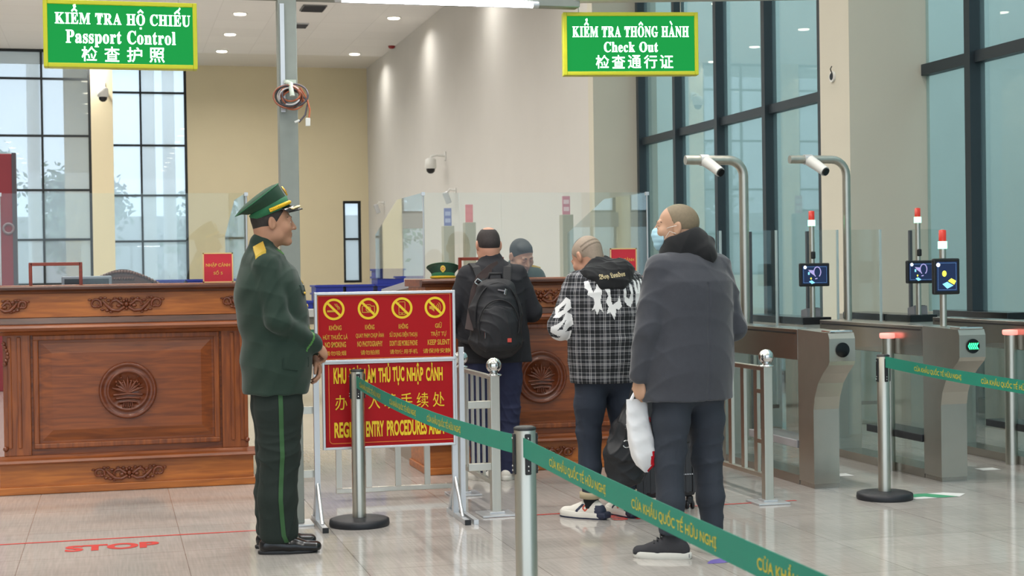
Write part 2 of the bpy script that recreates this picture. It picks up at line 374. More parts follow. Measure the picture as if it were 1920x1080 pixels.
# ------------------------------------------------------------------ wall cameras
def dome_cam(loc, rz, lab, sc=1.0):
    e = empty('dome_camera', loc, rz, lab, 'security camera', 'dome cameras on the walls')
    MB().tube([(0, 0, 0.18 * sc), (0, -0.22 * sc, 0.2 * sc), (0, -0.32 * sc, 0.17 * sc), (0, -0.34 * sc, 0.1 * sc)], 0.025 * sc, 10).bx(-0.06 * sc, 0.06 * sc, -0.02, 0, 0.08 * sc, 0.28 * sc, 0.01).build('bracket', M_whiteplastic, e)
    MB().lathe((0, -0.34 * sc, 0), [(0.07 * sc, 0.13 * sc), (0.12 * sc, 0.1 * sc), (0.13 * sc, -0.08 * sc), (0.11 * sc, -0.1 * sc)], 20).build('housing', M_whiteplastic, e)
    MB().lathe((0, -0.34 * sc, 0), [(0.10 * sc, -0.1 * sc), (0.09 * sc, -0.16 * sc), (0.05 * sc, -0.2 * sc), (0.01, -0.21 * sc)], 20).build('lens_dome', M_blackgloss, e)
dome_cam((7.17, 33.4, 3.78), math.radians(-90), 'white dome camera on the bare long wall')
dome_cam((-0.14, 41.2, 6.1), 0, 'white dome camera on the pier between the two tall windows', 1.1)
def wall_cam(y, z, lab):
    e = empty('wall_camera', (7.17, y, z), math.radians(-90), lab, 'security camera', 'small bullet cameras on the long wall')
    MB().tube([(0, 0, 0), (0, -0.14, 0.02), (0, -0.18, -0.04)], 0.02, 8).bx(-0.05, 0.05, -0.02, 0, -0.05, 0.05).build('bracket', M_whiteplastic, e)
    MB().box((0, -0.2, -0.16), (0.09, 0.12, 0.26), 0.02, (0.35, 0, 0)).build('housing', M_alu, e)
wall_cam(32.4, 3.15, 'small grey bullet camera under the dome camera on the long wall'); wall_cam(41.4, 3.3, 'small grey bullet camera near the far corner of the long wall')
e = empty('pillar_socket', (7.1, 14.35, 3.32), math.radians(-90), 'small round fitting with loose wires on the pale pillar', 'socket')
MB().prism(arc(0, 0, 0.055, 0, 359, 20), lambda u, v, d: (u, -d, v), 0.0, 0.02).build('plate', M_whiteplastic, e)
MB().prism(arc(0, 0, 0.035, 0, 359, 20), lambda u, v, d: (u, -d, v), 0.02, 0.024).build('hole', M_blackgloss, e)
MB().tube([(0.02, -0.02, 0.02), (0.04, -0.05, 0.07), (0.03, -0.03, 0.1)], 0.006, 8).build('loose_wire', M_black, e)
# ------------------------------------------------------------------ counters
def scroll(mb, flip, w, h):
    """one half of the carved leaf scroll, built in x (out), z; raised toward -y"""
    s = -1 if flip else 1
    def P(u, z, y=0): return (s * u * w, -0.012 - y, z * h)
    pts = []
    for i in range(40):
        t = i / 39; a = math.radians(200 - 430 * t); r = 0.17 * (1 - 0.8 * t)
        pts.append(P(0.80 + r * math.cos(a) * 0.9, 0.02 + r * 2.3 * math.sin(a)))
    mb.tube([P(0.05, -0.2), P(0.2, -0.42), P(0.38, -0.38), P(0.52, -0.05), P(0.6, 0.2)] , [0.008, 0.011, 0.012, 0.011, 0.008], 8)
    mb.tube(pts, [0.010 - 0.005 * i / 39 for i in range(40)], 8)
    mb.tube([P(0.12, 0.0), P(0.25, 0.28), P(0.36, 0.22), P(0.42, 0.0), P(0.34, -0.12)], [0.009, 0.011, 0.010, 0.008, 0.005], 8)
    for u, z, r in ((0.2, -0.1, .011), (0.3, 0.38, .009), (0.46, 0.26, .010), (0.5, -0.4, .010), (0.62, -0.34, .009), (0.66, 0.42, .009), (0.95, 0.3, .008), (0.72, -0.15, .009), (0.4, -0.5, .008), (0.16, 0.38, .009), (0.56, 0.42, .008)):
        mb.sphere(P(u, z), r, 8, sq=(1.6, 0.8, 1.0))
def ornament(name, parent, x, y, z, w=0.245, h=0.1, half=None):
    mb = MB()
    if half != 'l': scroll(mb, False, w, h)
    if half != 'r': scroll(mb, True, w, h)
    if half is None:
        mb.sphere((0, -0.014, 0), 0.016, 10)
        for k in range(8): mb.sphere((0.024 * math.cos(k * math.pi / 4), -0.012, 0.03 * math.sin(k * math.pi / 4)), 0.011, 8)
    return mb.build(name, M_carve, parent, (x, y, z))
def medallion(parent, x, y, z, r):
    mb = MB()
    def L(prof, mi=0):
        rs = [[(q * math.cos(2 * math.pi * k / 48), -d, q * math.sin(2 * math.pi * k / 48)) for k in range(48)] for q, d in prof]; mb.rings(rs, True, False, mi)
    L([(r, 0.0), (r, 0.018), (r * 0.95, 0.030), (r * 0.89, 0.024), (r * 0.86, 0.014), (r * 0.74, 0.014), (r * 0.72, 0.026), (r * 0.66, 0.028), (r * 0.64, 0.010), (0.001, 0.010)])
    rr = np.random.RandomState(5)
    for k in range(9):
        a = math.radians(20 + 17.5 * k); L2 = r * (0.5 if k % 2 else 0.58)
        mb.tube([(0, -0.014, -r * 0.1), (L2 * 0.6 * math.cos(a), -0.018, L2 * 0.6 * math.sin(a) - r * 0.08), (L2 * math.cos(a), -0.014, L2 * math.sin(a) - r * 0.1)], [0.004, 0.011, 0.002], 8)
    for k in range(14):
        mb.sphere(((rr.rand() - .5) * r * 0.8, -0.014, (0.1 + rr.rand() * 0.4) * r), 0.006 + 0.004 * rr.rand(), 8)
    for k in range(3):
        mb.tube([(-r * (0.5 - k * 0.1), -0.014, -r * (0.16 + 0.13 * k)), (0, -0.02, -r * (0.12 + 0.13 * k)), (r * (0.5 - k * 0.1), -0.014, -r * (0.16 + 0.13 * k))], 0.006, 8)
    for k in range(5): mb.tube([((k - 2) * r * 0.06, -0.014, -r * 0.36), ((k - 2) * r * 0.08, -0.016, -r * 0.58)], 0.005, 6)
    return mb.build('medallion', M_carve, parent, (x, y, z))
def front_prism(prof, x0, x1, mt, name, parent):
    """moulding: profile (forward, z) run along x"""
    mb = MB(); mb.prism(prof, lambda u, v, d: (d, -u, v), x0, x1); return mb.build(name, mt, parent)
def counter(x0, x1, lab, ends):
    w = x1 - x0; hw = w / 2; e = empty('inspection_counter', ((x0 + x1) / 2, 10.47, 0), 0, lab, 'counter', 'carved wooden inspection counters')
    D = 0.62
    MB().bx(-hw + 0.03, hw - 0.03, 0.03, D, 0.2, 1.09).build('body', M_woodB, e)
    # plinth
    MB().bx(-hw, hw, 0, D, 0.0, 0.2, 0.006).bx(-hw - 0.015, hw + 0.015, -0.02, D, 0, 0.05, 0.006).build('plinth', M_woodA, e)
    front_prism([(-0.03, 0.195), (0.035, 0.195), (0.045, 0.207), (0.035, 0.222), (0.015, 0.235), (0.0, 0.25), (-0.03, 0.25)], -hw - 0.01, hw + 0.01, M_woodB, 'base_moulding', e)
    # pilasters and panel
    for s in (-1, 1):
        p = MB().bx(s * (hw - 0.03) - (0.17 if s > 0 else 0), s * (hw - 0.03) + (0.17 if s < 0 else 0), 0.005, 0.05, 0.25, 1.07, 0.004)
        for k in range(2): p.bx(s * (hw - 0.07 - 0.06 * k) - 0.012, s * (hw - 0.07 - 0.06 * k) + 0.012, -0.006, 0.03, 0.3, 1.02, 0.005)
        p.build('pilaster', M_woodBz, e)
        mb = MB()
        for k in range(7):
            a = k * 0.9; mb.sphere((s * (hw - 0.05 + 0.012 * math.cos(a)), -0.005, 0.98 - 0.022 * k), 0.014, 8)
        mb.build('pilaster_carving', M_carve, e); MB().sphere((s * (hw - 0.04), -0.004, 0.30), 0.018, 10).build('pilaster_boss', M_carve, e)
    px = hw - 0.215; z0, z1 = 0.29, 1.03
    fr = MB()
    for (a, b, c, d) in ((-px, px, z1 - 0.035, z1), (-px, px, z0, z0 + 0.035)): fr.bx(a, b, 0.008, 0.05, c, d, 0.007)
    for a in (-px, px - 0.035): fr.bx(a, a + 0.035, 0.009, 0.05, z0 + 0.03, z1 - 0.03, 0.007)
    fr.build('panel_frame', M_woodBz, e)
    pn = MB(); q = px - 0.05; a, b = z0 + 0.05, z1 - 0.05; i = 0.07
    o4 = [(-q, a), (q, a), (q, b), (-q, b)]; i4 = [(-q + i, a + i), (q - i, a + i), (q - i, b - i), (-q + i, b - i)]
    pn.geo([(u, 0.029, v) for u, v in o4] + [(u, 0.010, v) for u, v in i4], [(0, 1, 5, 4), (1, 2, 6, 5), (2, 3, 7, 6), (3, 0, 4, 7), (4, 5, 6, 7)])
    pn.build('raised_panel', M_woodB, e)
    medallion(e, 0.0, 0.010, 0.655, 0.185)
    # ledge, fascia, top
    front_prism([(-0.03, 1.03), (0.0, 1.03), (0.02, 1.05), (0.065, 1.06), (0.075, 1.078), (0.065, 1.094), (0.03, 1.10), (-0.03, 1.10)], -hw - 0.02, hw + 0.02, M_woodB, 'ledge_moulding', e)
    front_prism([(-0.03, 1.10), (0.02, 1.10), (0.02, 1.105), (-0.005, 1.145), (-0.03, 1.145)], -hw, hw, M_woodD, 'cove_moulding', e)
    MB().bx(-hw, hw, 0.0, D, 1.145, 1.30).build('fascia', M_woodA, e)
    front_prism([(-0.05, 1.298), (0.02, 1.298), (0.03, 1.312), (0.045, 1.325), (0.045, 1.34), (0.035, 1.348), (-0.05, 1.348)], -hw - 0.03, hw + 0.03, M_woodD, 'top_moulding', e)
    MB().bx(-hw - 0.02, hw + 0.02, 0.02, D + 0.05, 1.30, 1.352, 0.004).build('counter_top', M_woodB, e)
    ornament('carved_scroll', e, 0, 0.0, 1.222); ornament('carved_scroll', e, 0, 0.0, 0.115, 0.24, 0.09)
    ornament('carved_scroll', e, -hw + 0.01, 0.0, 1.222, 0.19, 0.085, 'r'); ornament('carved_scroll', e, hw - 0.01, 0.0, 1.222, 0.19, 0.085, 'l')
    for sx_, dp in zip((-1, 1), ends):
        if not dp: continue
        x = sx_ * (hw - 0.05); pn = MB().prism([(D + 0.06, 0), (dp, 0), (dp, 1.235), (D + 0.06, 1.29)], lambda u, v, d: (d, u, v), x - 0.02, x + 0.02).build('side_panel', mat('panel_taupe', (150, 136, 122), 0.5), e)
        MB().prism([(D + 0.06, 1.29), (dp + 0.01, 1.235), (dp + 0.01, 1.27), (D + 0.06, 1.345)], lambda u, v, d: (d, u, v), x - 0.03, x + 0.03).build('edge_trim', M_alu, pn)
    return e
counter(-0.72, 0.90, 'carved wooden inspection counter on the left, with round lotus medallion in full view', (0, 1.9))
counter(2.09, 3.73, 'carved wooden inspection counter behind the queue, partly hidden by the men', (1.9, 1.9))

def booth_glass(x0, x1, hx, lab, tag_):
    e = empty('booth_screen', ((x0 + x1) / 2, 10.6, 1.356), 0, lab, 'glass screen', 'clear glass booth screens'); hw = (x1 - x0) / 2; h = 0.60
    # front pane in pieces round the hatch
    a, b = hx[0] - (x0 + x1) / 2, hx[1] - (x0 + x1) / 2; hz = 0.135; mb = MB()
    mb.bx(-hw, a, -0.004, 0.004, 0, h).bx(b, hw, -0.004, 0.004, 0, h).bx(a, b, -0.004, 0.004, hz, h); mb.build('front_pane', G_booth, e)
    for s in (-1, 1):
        if tag_ == 'l' and s < 0: continue
        o = MB().prism([(0, 0), (2.02, 0), (2.02, 0.36), (1.0, h), (0, h)], lambda u, v, d: (d, u, v), s * hw - 0.004, s * hw + 0.004).build('side_pane', G_side, e)
    mb = MB(); t = 0.011
    mb.bx(a - t, a + t, -0.012, 0.012, -0.004, hz + t, 0.003).bx(b - t, b + t, -0.012, 0.012, -0.004, hz + t, 0.003).bx(a, b, -0.012, 0.012, hz - t, hz + t, 0.003)
    mb.build('hatch_frame', wood_mat('hatch_wood', (110, 40, 26), (140, 56, 34)), e)
    for s in (-1, 1): MB().bx(s * hw - 0.012, s * hw + 0.012, -0.012, 0.012, h - 0.02, h + 0.004).tube([(s * hw, 0, 0), (s * hw, 0, h)], 0.006, 8).build('corner_clip', M_alu, e)
booth_glass(-0.70, 0.89, (-0.515, -0.198), 'clear glass screen with small hatch on the left counter', 'l')
booth_glass(2.11, 3.76, (2.366, 2.671), 'clear glass screen with small hatch on the counter behind the queue', 'r')
# red cards on the counters
M_red = mat('red_print', (200, 34, 52), 0.45); M_redb = mat('red_board', (166, 16, 24), 0.5, spec=0.2); M_yel = mat('yellow_print', (226, 190, 34), 0.5); M_gold = mat('gold_print', (222, 170, 70), 0.5)
def card(x, lab):
    e = empty('desk_sign', (x, 10.53, 1.353), 0, lab, 'sign', 'red desk signs')
    w, h = 0.10, 0.2
    MB().bx(-w, w, -0.004, 0.004, 0, h, 0.002).bx(-w, w, -0.004, 0.05, 0, 0.006).build('card', M_red, e)
    mb = MB()
    for (a, b, c, d) in ((-w, w, 0, 0.008), (-w, w, h - 0.008, h), (-w, -w + 0.008, 0, h), (w - 0.008, w, 0, h)): mb.bx(a, b, -0.006, -0.0035, c, d)
    mb.build('border', mat('pale_gold', (226, 190, 130), 0.5), e)
    for s, cz, ww, hh in (('NHẬP CẢNH', 0.118, 0.16, 0.034), ('SỐ 5', 0.068, 0.06, 0.03)):
        v, f = text_fit(s, 0, cz, ww, hh, 0.02); MB().geo([(p[0], -0.0055, p[1]) for p in v], f).build('lettering', M_gold, e, recalc=False)
card(0.69, 'red desk sign with gold letters on the left counter beside the officer'); card(3.55, 'red desk sign half hidden behind the bowed man')

# chair behind the left counter
e = empty('carved_chair', (0.08, 12.3, 0), 0, 'dark carved wooden chair with arched back behind the left counter', 'chair')
for sx_ in (-1, 1):
    MB().bx(sx_ * 0.25 - 0.025, sx_ * 0.25 + 0.025, -0.25, -0.2, 0, 0.46).build('leg', M_woodD, e)
    MB().bx(sx_ * 0.25 - 0.025, sx_ * 0.25 + 0.025, 0.2, 0.25, 0, 1.36).build('leg', M_woodD, e)
MB().bx(-0.29, 0.29, -0.28, 0.26, 0.44, 0.5, 0.01).build('seat', M_woodD, e)
top = [(-0.3, 1.3)] + [(-0.3 + 0.6 * i / 24, 1.345 + 0.115 * math.sin(math.pi * i / 24) ** 1.4) for i in range(25)] + [(0.3, 1.3)]
MB().bx(-0.25, 0.25, 0.21, 0.24, 0.7, 1.31).build('backrest', M_woodD, e)
mb = MB().prism(top, lambda u, v, d: (u, d, v), 0.2, 0.26)
for i in range(25): mb.sphere((-0.27 + 0.54 * i / 24, 0.2, 1.345 + 0.095 * math.sin(math.pi * i / 24)), 0.016, 8)
for i in range(9): mb.sphere((-0.08 + 0.02 * i, 0.2, 1.385), 0.014, 8)
mb.build('crest_rail', M_woodD, e)
# screen on the left desk
e = empty('desk_monitor', (-0.02, 10.98, 1.34), math.radians(180), 'grey desk monitor behind the left hatch', 'monitor')
e.location = (-0.17, 11.25, 0.98)
MB().bx(-0.17, 0.17, -0.015, 0.02, 0.18, 0.43, 0.01).build('housing', mat('grey_plastic', (120, 130, 140), 0.5), e)
MB().bx(-0.15, 0.15, 0.02, 0.022, 0.2, 0.41).build('screen', M_blackgloss, e)
MB().bx(-0.03, 0.03, -0.02, 0.01, 0.0, 0.2).bx(-0.1, 0.1, -0.08, 0.08, 0.0, 0.015).build('stand', M_black, e)
for x, lab in ((0.08, 'inner work desk of the left booth'),):
    e = empty('work_desk', (x, 11.18, 0), 0, lab, 'desk', 'inner work desks')
    MB().bx(-0.70, 0.70, 0.0, 0.45, 0.94, 0.98, 0.004).build('desk_top', M_woodB, e)
    for sx_ in (-1, 1): MB().bx(sx_ * 0.66 - 0.02, sx_ * 0.66 + 0.02, 0.02, 0.43, 0, 0.94).build('leg', M_woodD, e)

# dark red board at the far left
e = empty('information_board', (-2.06, 20.2, 0), 0, 'tall dark red information board at the left edge, behind the left counter', 'board')
MB().bx(-0.9, 0.9, -0.05, 0.05, 0, 2.95, 0.01).build('panel', mat('maroon', (122, 30, 40), 0.5), e)
MB().bx(0.88, 0.93, -0.06, 0.06, 0, 2.96).build('edge_post', mat('dark_grey_post', (66, 60, 66), 0.5), e)
mb = MB(); mb.rings([[(0.83 + q * math.cos(2 * math.pi * k / 32), -d, 2.02 + q * math.sin(2 * math.pi * k / 32)) for k in range(32)] for q, d in ((0.075, 0.062), (0.075, 0.068), (0.045, 0.068), (0.045, 0.062))], True, False)
mb.build('ring_emblem', mat('grey_print', (120, 100, 104), 0.5), e)
sb = e

# ------------------------------------------------------------------ back of hall: trays, table, posts
M_blue = mat('blue_plastic', (30, 44, 140), 0.45); M_blue2 = mat('blue_plastic_light', (44, 60, 160), 0.45)
e = empty('screening_table', (2.1, 17.3, 0), 0, 'long grey screening table with blue trays behind the red sign', 'table')
MB().bx(-2.0, 2.0, -0.4, 0.4, 0.93, 1.02, 0.01).build('table_top', mat('grey_laminate', (178, 178, 174), 0.5), e)
MB().bx(-1.95, 1.95, -0.38, 0.38, 0.85, 0.93).build('apron', mat('dark_band', (90, 84, 76), 0.6), e)
for x in (-1.85, 1.85):
    for y in (-0.3, 0.3): MB().bx(x - 0.03, x + 0.03, y - 0.03, y + 0.03, 0, 0.86).build('leg', M_alu, e)
MB().bx(-1.95, 1.95, -0.30, -0.27, 0.72, 0.79).build('rail', mat('green_band', (70, 128, 104), 0.5), e)
tray0 = None
def tray(x, y, z, lab, rot=(0, 0, 0), w=0.30):
    global tray0
    if tray0 is None:
        mb = MB(); h = 0.085; d = 0.2; t = 0.012
        mb.bx(-w / 2, w / 2, -d, d, 0, t).bx(-w / 2, w / 2, -d, -d + t, 0, h).bx(-w / 2, w / 2, d - t, d, 0, h).bx(-w / 2, -w / 2 + t, -d, d, 0, h).bx(w / 2 - t, w / 2, -d, d, 0, h)
        mb.bx(-w / 2 - 0.015, w / 2 + 0.015, -d - 0.015, -d, h - 0.02, h).bx(-w / 2 - 0.015, w / 2 + 0.015, d, d + 0.015, h - 0.02, h).bx(-w / 2 - 0.015, -w / 2, -d, d, h - 0.02, h).bx(w / 2, w / 2 + 0.015, -d, d, h - 0.02, h)
        tray0 = o = mb.build('luggage_tray', M_blue)
    else: o = tray0.copy(); COL.objects.link(o)
    o.location = (x, y, z); o.rotation_euler = rot; props(o, lab, 'tray', 'blue luggage trays'); return o
XT = [(2.32, 3, 'low stack left of the tall stack'), (2.655, 3, 'low stack next to the tall stack'), (3.005, 5, 'tall stack beside the far counter')]
nm = ['bottom', 'second', 'third', 'fourth', 'fifth']
for x, n, lab in XT:
    for k in range(n): tray(x, 17.2, 1.021 + 0.0855 * k, 'blue luggage tray, %s from the bottom in the %s' % (nm[k] if k else 'lowest', lab) if k else 'blue luggage tray at the bottom of the %s' % lab)
tray(1.985, 17.2, 1.021, 'single blue luggage tray lying left of the stacks')
tray(1.725, 17.2, 1.021 + 0.165, 'blue luggage tray standing upright at the left end', (0, math.radians(90), 0))
for x, lab in ((0.60, 'left stack seen over the left counter'), (0.94, 'right stack seen over the left counter')):
    for k in range(4): tray(x, 17.2, 1.021 + 0.0855 * k, 'blue luggage tray, %s in the %s' % (['bottom one', 'second from the bottom', 'third from the bottom', 'topmost'][k], lab))
def kiosk(x, y, h, sgn, lab):
    e = empty('gate_post', (x, y, 0), 0, lab, 'post', 'pale posts behind the far booth')
    MB().bx(-0.08, 0.08, -0.08, 0.08, 0, h, 0.006).bx(-0.12, 0.12, -0.12, 0.12, 0, 0.03).build('post', mat('putty_paint', (168, 164, 146), 0.6), e)
    MB().bx(-0.055, 0.055, -0.008, 0.008, h, h + 0.26).build('sign_plate', mat('plate_' + sgn[0], sgn[1], 0.5), e)
    mb = MB()
    for k in range(2): mb.bx(-0.04, 0.04, -0.010, -0.0085, h + 0.05 + 0.1 * k, h + 0.11 + 0.1 * k)
    mb.build('print', mat('print_' + sgn[0], sgn[2], 0.5), e)
kiosk(4.74, 22.0, 2.07, ('blue', (124, 130, 176), (176, 182, 210)), 'pale post with blue plate behind the far booth')
kiosk(5.06, 22.0, 2.12, ('pink', (220, 134, 136), (224, 140, 140)), 'pale post with plain pink plate behind the far booth')
kiosk(6.18, 20.8, 2.18, ('rose', (206, 140, 152), (230, 200, 204)), 'pale post with pink printed plate behind the bowed man')
# ------------------------------------------------------------------ red signboard stand
def ypos(u, v, d): return (u, -d, v)
def sign_text(mb, s, cx, cz, w, h, y, bold=0.02):
    v, f = text_fit(s, cx, cz, w, h, bold); mb.geo([(p[0], y, p[1]) for p in v], f)
e = empty('sign_stand', (1.489, 8.615, -0.033), 0, 'red two-part notice stand with yellow writing on aluminium legs beside the officer', 'sign stand')
e.scale = (1.0235, 1.0, 1.0235)
for s in (-1, 1):
    st = MB()
    st.bx(s * 0.385 - 0.015, s * 0.385 + 0.015, 0.015, 0.045, 0.02, 0.94)
    st.build('leg', M_alu, e)
    ft = MB(); ft.bx(s * 0.385 - 0.014, s * 0.385 + 0.014, -0.28, 0.22, 0.0325, 0.058)
    ft.tube([(s * 0.385, 0.03, 0.26), (s * 0.385, -0.16, 0.055)], 0.011, 8).tube([(s * 0.385, 0.03, 0.26), (s * 0.385, 0.19, 0.055)], 0.011, 8)
    if s > 0: ft.bx(0.42, 0.446, -0.28, 0.20, 0.0325, 0.058).bx(0.418, 0.445, 0.03, 0.056, 0.05, 0.98)
    ft.build('foot', M_alu, e)
    MB().bx(s * 0.385 - 0.016, s * 0.385 + 0.016, -0.292, -0.278, 0.0325, 0.06).build('foot_cap', M_black, e)
def board(nm, x0, x1, z0, z1, y, fw_):
    b = MB().bx(x0, x1, y, y + 0.018, z0, z1).build(nm, M_redb, e)
    f = MB()
    for a, c in ((x0 - fw_, x0), (x1, x1 + fw_)): f.bx(a, c, y - 0.008, y + 0.022, z0 - fw_, z1 + fw_, 0.003)
    for a, c in ((z0 - fw_, z0), (z1, z1 + fw_)): f.bx(x0 - fw_ + .001, x1 + fw_ - .001, y - 0.007, y + 0.021, a, c, 0.003)
    f.build('board_frame', M_alu, b); return b
U = board('upper_board', -0.376, 0.376, 0.930, 1.284, -0.004, 0.016)
L = board('lower_board', -0.340, 0.372, 0.452, 0.905, 0.0, 0.014)
bk = MB().bx(-0.33, 0.405, 0.052, 0.064, 0.452, 0.905).build('back_board', M_redb, e)
M_y2 = mat('yellow_vinyl', (232, 198, 26), 0.45); M_y3 = mat('dark_yellow_vinyl', (206, 158, 38), 0.45); M_or = mat('orange_line', (222, 120, 40), 0.45)
ys = -0.0055
# border lines
mb = MB()
def frame_line(mb, x0, x1, z0, z1, t, y):
    for a in ((x0, x1, z0, z0 + t), (x0, x1, z1 - t, z1), (x0, x0 + t, z0 + t, z1 - t), (x1 - t, x1, z0 + t, z1 - t)):
        mb.geo([(a[0], y, a[2]), (a[1], y, a[2]), (a[1], y, a[3]), (a[0], y, a[3])], [(0, 1, 2, 3)])
frame_line(mb, -0.374, 0.365, 0.933, 1.281, 0.003, ys); mb.build('border_line', M_or, U, recalc=False)
# prohibition pictograms
def ringgeo(mb, cx, cz, r0, r1, y, n=40):
    vs = [(cx + r * math.cos(2 * math.pi * k / n), y, cz + r * math.sin(2 * math.pi * k / n)) for r in (r0, r1) for k in range(n)]
    mb.geo(vs, [(k, n + k, n + (k + 1) % n, (k + 1) % n) for k in range(n)])
def poly(mb, pts, y): mb.geo([(u, y, v) for u, v in pts], [tuple(range(len(pts)))])
def stroke(mb, pts, w, y):
    for (a, b) in zip(pts[:-1], pts[1:]):
        dx, dz = b[0] - a[0], b[1] - a[1]; l = math.hypot(dx, dz); nx, nz = -dz / l * w / 2, dx / l * w / 2
        poly(mb, [(a[0] + nx, a[1] + nz), (a[0] - nx, a[1] - nz), (b[0] - nx, b[1] - nz), (b[0] + nx, b[1] + nz)], y)
cxs = [-0.285, -0.095, 0.092, 0.278]; cz = 1.206
lines = [['KHÔNG', 'HÚT THUỐC LÁ', 'NO SMOKING', '请勿吸烟'], ['KHÔNG', 'QUAY PHIM CHỤP ẢNH', 'NO PHOTOGRAPHY', '请勿拍照'],
         ['KHÔNG', 'SỬ DỤNG ĐIỆN THOẠI', "DON'T USE MOBILE PHONE", '请勿使用手机'], ['GIỮ', 'TRẬT TỰ', 'KEEP SILENT', '请保持安静']]
wid = [[0.068, 0.135, 0.115, 0.115], [0.052, 0.155, 0.14, 0.105], [0.052, 0.155, 0.155, 0.155], [0.038, 0.088, 0.125, 0.155]]
for i, cx in enumerate(cxs):
    mb = MB(); ringgeo(mb, cx, cz, 0.046, 0.059, ys)
    stroke(mb, [(cx - 0.036, cz + 0.036), (cx + 0.036, cz - 0.036)], 0.013, ys - 0.0004)
    pc = MB(); y = ys + 0.0003
    if i == 0:
        stroke(pc, [(cx - 0.037, cz - 0.010), (cx + 0.018, cz - 0.010)], 0.010, y)
        for k in range(3): stroke(pc, [(cx + 0.022 + .006 * k, cz - 0.002), (cx + 0.020 + .006 * k, cz + 0.010), (cx + 0.010 + .006 * k, cz + 0.018), (cx + 0.004 + .006 * k, cz + 0.030)], 0.0025, y)
    elif i == 1:
        stroke(pc, [(cx - 0.034, cz + 0.014), (cx - 0.034, cz - 0.02), (cx + 0.034, cz - 0.02), (cx + 0.034, cz + 0.014), (cx + 0.016, cz + 0.014), (cx + 0.011, cz + 0.022), (cx - 0.011, cz + 0.022), (cx - 0.016, cz + 0.014), (cx - 0.034, cz + 0.014)], 0.004, y)
        ringgeo(pc, cx, cz - 0.002, 0.010, 0.015, y, 24)
    elif i == 2:
        stroke(pc, [(cx - 0.017, cz + 0.034), (cx - 0.017, cz - 0.036), (cx + 0.017, cz - 0.036), (cx + 0.017, cz + 0.034), (cx - 0.017, cz + 0.034)], 0.0035, y)
        stroke(pc, [(cx - 0.017, cz - 0.026), (cx + 0.017, cz - 0.026)], 0.003, y); stroke(pc, [(cx - 0.004, cz - 0.031), (cx + 0.004, cz - 0.031)], 0.004, y)
    else:
        poly(pc, [(cx - 0.032, cz - 0.009), (cx - 0.022, cz - 0.009), (cx - 0.004, cz - 0.024), (cx - 0.004, cz + 0.022), (cx - 0.022, cz + 0.008), (cx - 0.032, cz + 0.008)], y)
        for q in (0.016, 0.026, 0.036):
            stroke(pc, [(cx - 0.004 + q * math.cos(a), cz + q * math.sin(a)) for a in [math.radians(-48 + 12 * k) for k in range(9)]], 0.0035, y)
    mb.build('prohibition_ring', M_y2, U, recalc=False); pc.build('pictogram', M_y3, U, recalc=False)
    for j, (tx, ww) in enumerate(zip(lines[i], wid[i])):
        mb = MB(); sign_text(mb, tx, cx + 0.006 + (0.012 if i == 3 and j < 3 else 0), [1.108, 1.060, 1.013, 0.966][j], ww, [0.033, 0.037, 0.030, 0.026][j], ys, [0.02, 0.015, 0.02, 0.006][j])
        mb.build('lettering', M_y3, U, recalc=False)
yl = -0.0022
mb = MB(); a = [(-0.318, 0.904), (-0.318, 0.49)] + arc(-0.298, 0.492, 0.02, 180, 270, 6) + [(0.372, 0.472)]
stroke(mb, a, 0.004, yl); mb.build('border_line', M_or, L, recalc=False)
mb = MB()
for s, x0, x1 in (('KHU', -0.292, -0.222), ('VỰC', -0.205, -0.135), ('LÀM', -0.122, -0.060), ('THỦ', -0.045, 0.022), ('TỤC', 0.034, 0.100), ('NHẬP', 0.114, 0.206), ('CẢNH', 0.222, 0.316)):
    hi = {'VỰC': 0.01, 'LÀM': 0.012, 'THỦ': 0.02, 'CẢNH': 0.014, 'NHẬP': 0.016}.get(s, 0); lo = {'TỤC': 0.018, 'NHẬP': 0.018, 'VỰC': 0.018}.get(s, 0)
    sign_text(mb, s, (x0 + x1) / 2, 0.842 + (hi - lo) / 2, x1 - x0, 0.088 + hi + lo, yl, 0.035)
mb.build('lettering', M_y2, L, recalc=False); mb = MB()
for s, x0, x1 in (('REGION', -0.292, -0.128), ('ENTRY', -0.118, -0.018), ('PROCEDURES', -0.002, 0.222), ('AREA', 0.232, 0.320)):
    sign_text(mb, s, (x0 + x1) / 2, 0.545, x1 - x0, 0.086, yl, 0.035)
mb.build('lettering', M_y2, L, recalc=False); mb = MB()
for k, s in enumerate('办理入境手续处'):
    sign_text(mb, s, -0.252 + 0.0905 * k, 0.695, 0.066, 0.082, yl, 0.0)
mb.build('lettering', M_y2, L, recalc=False)

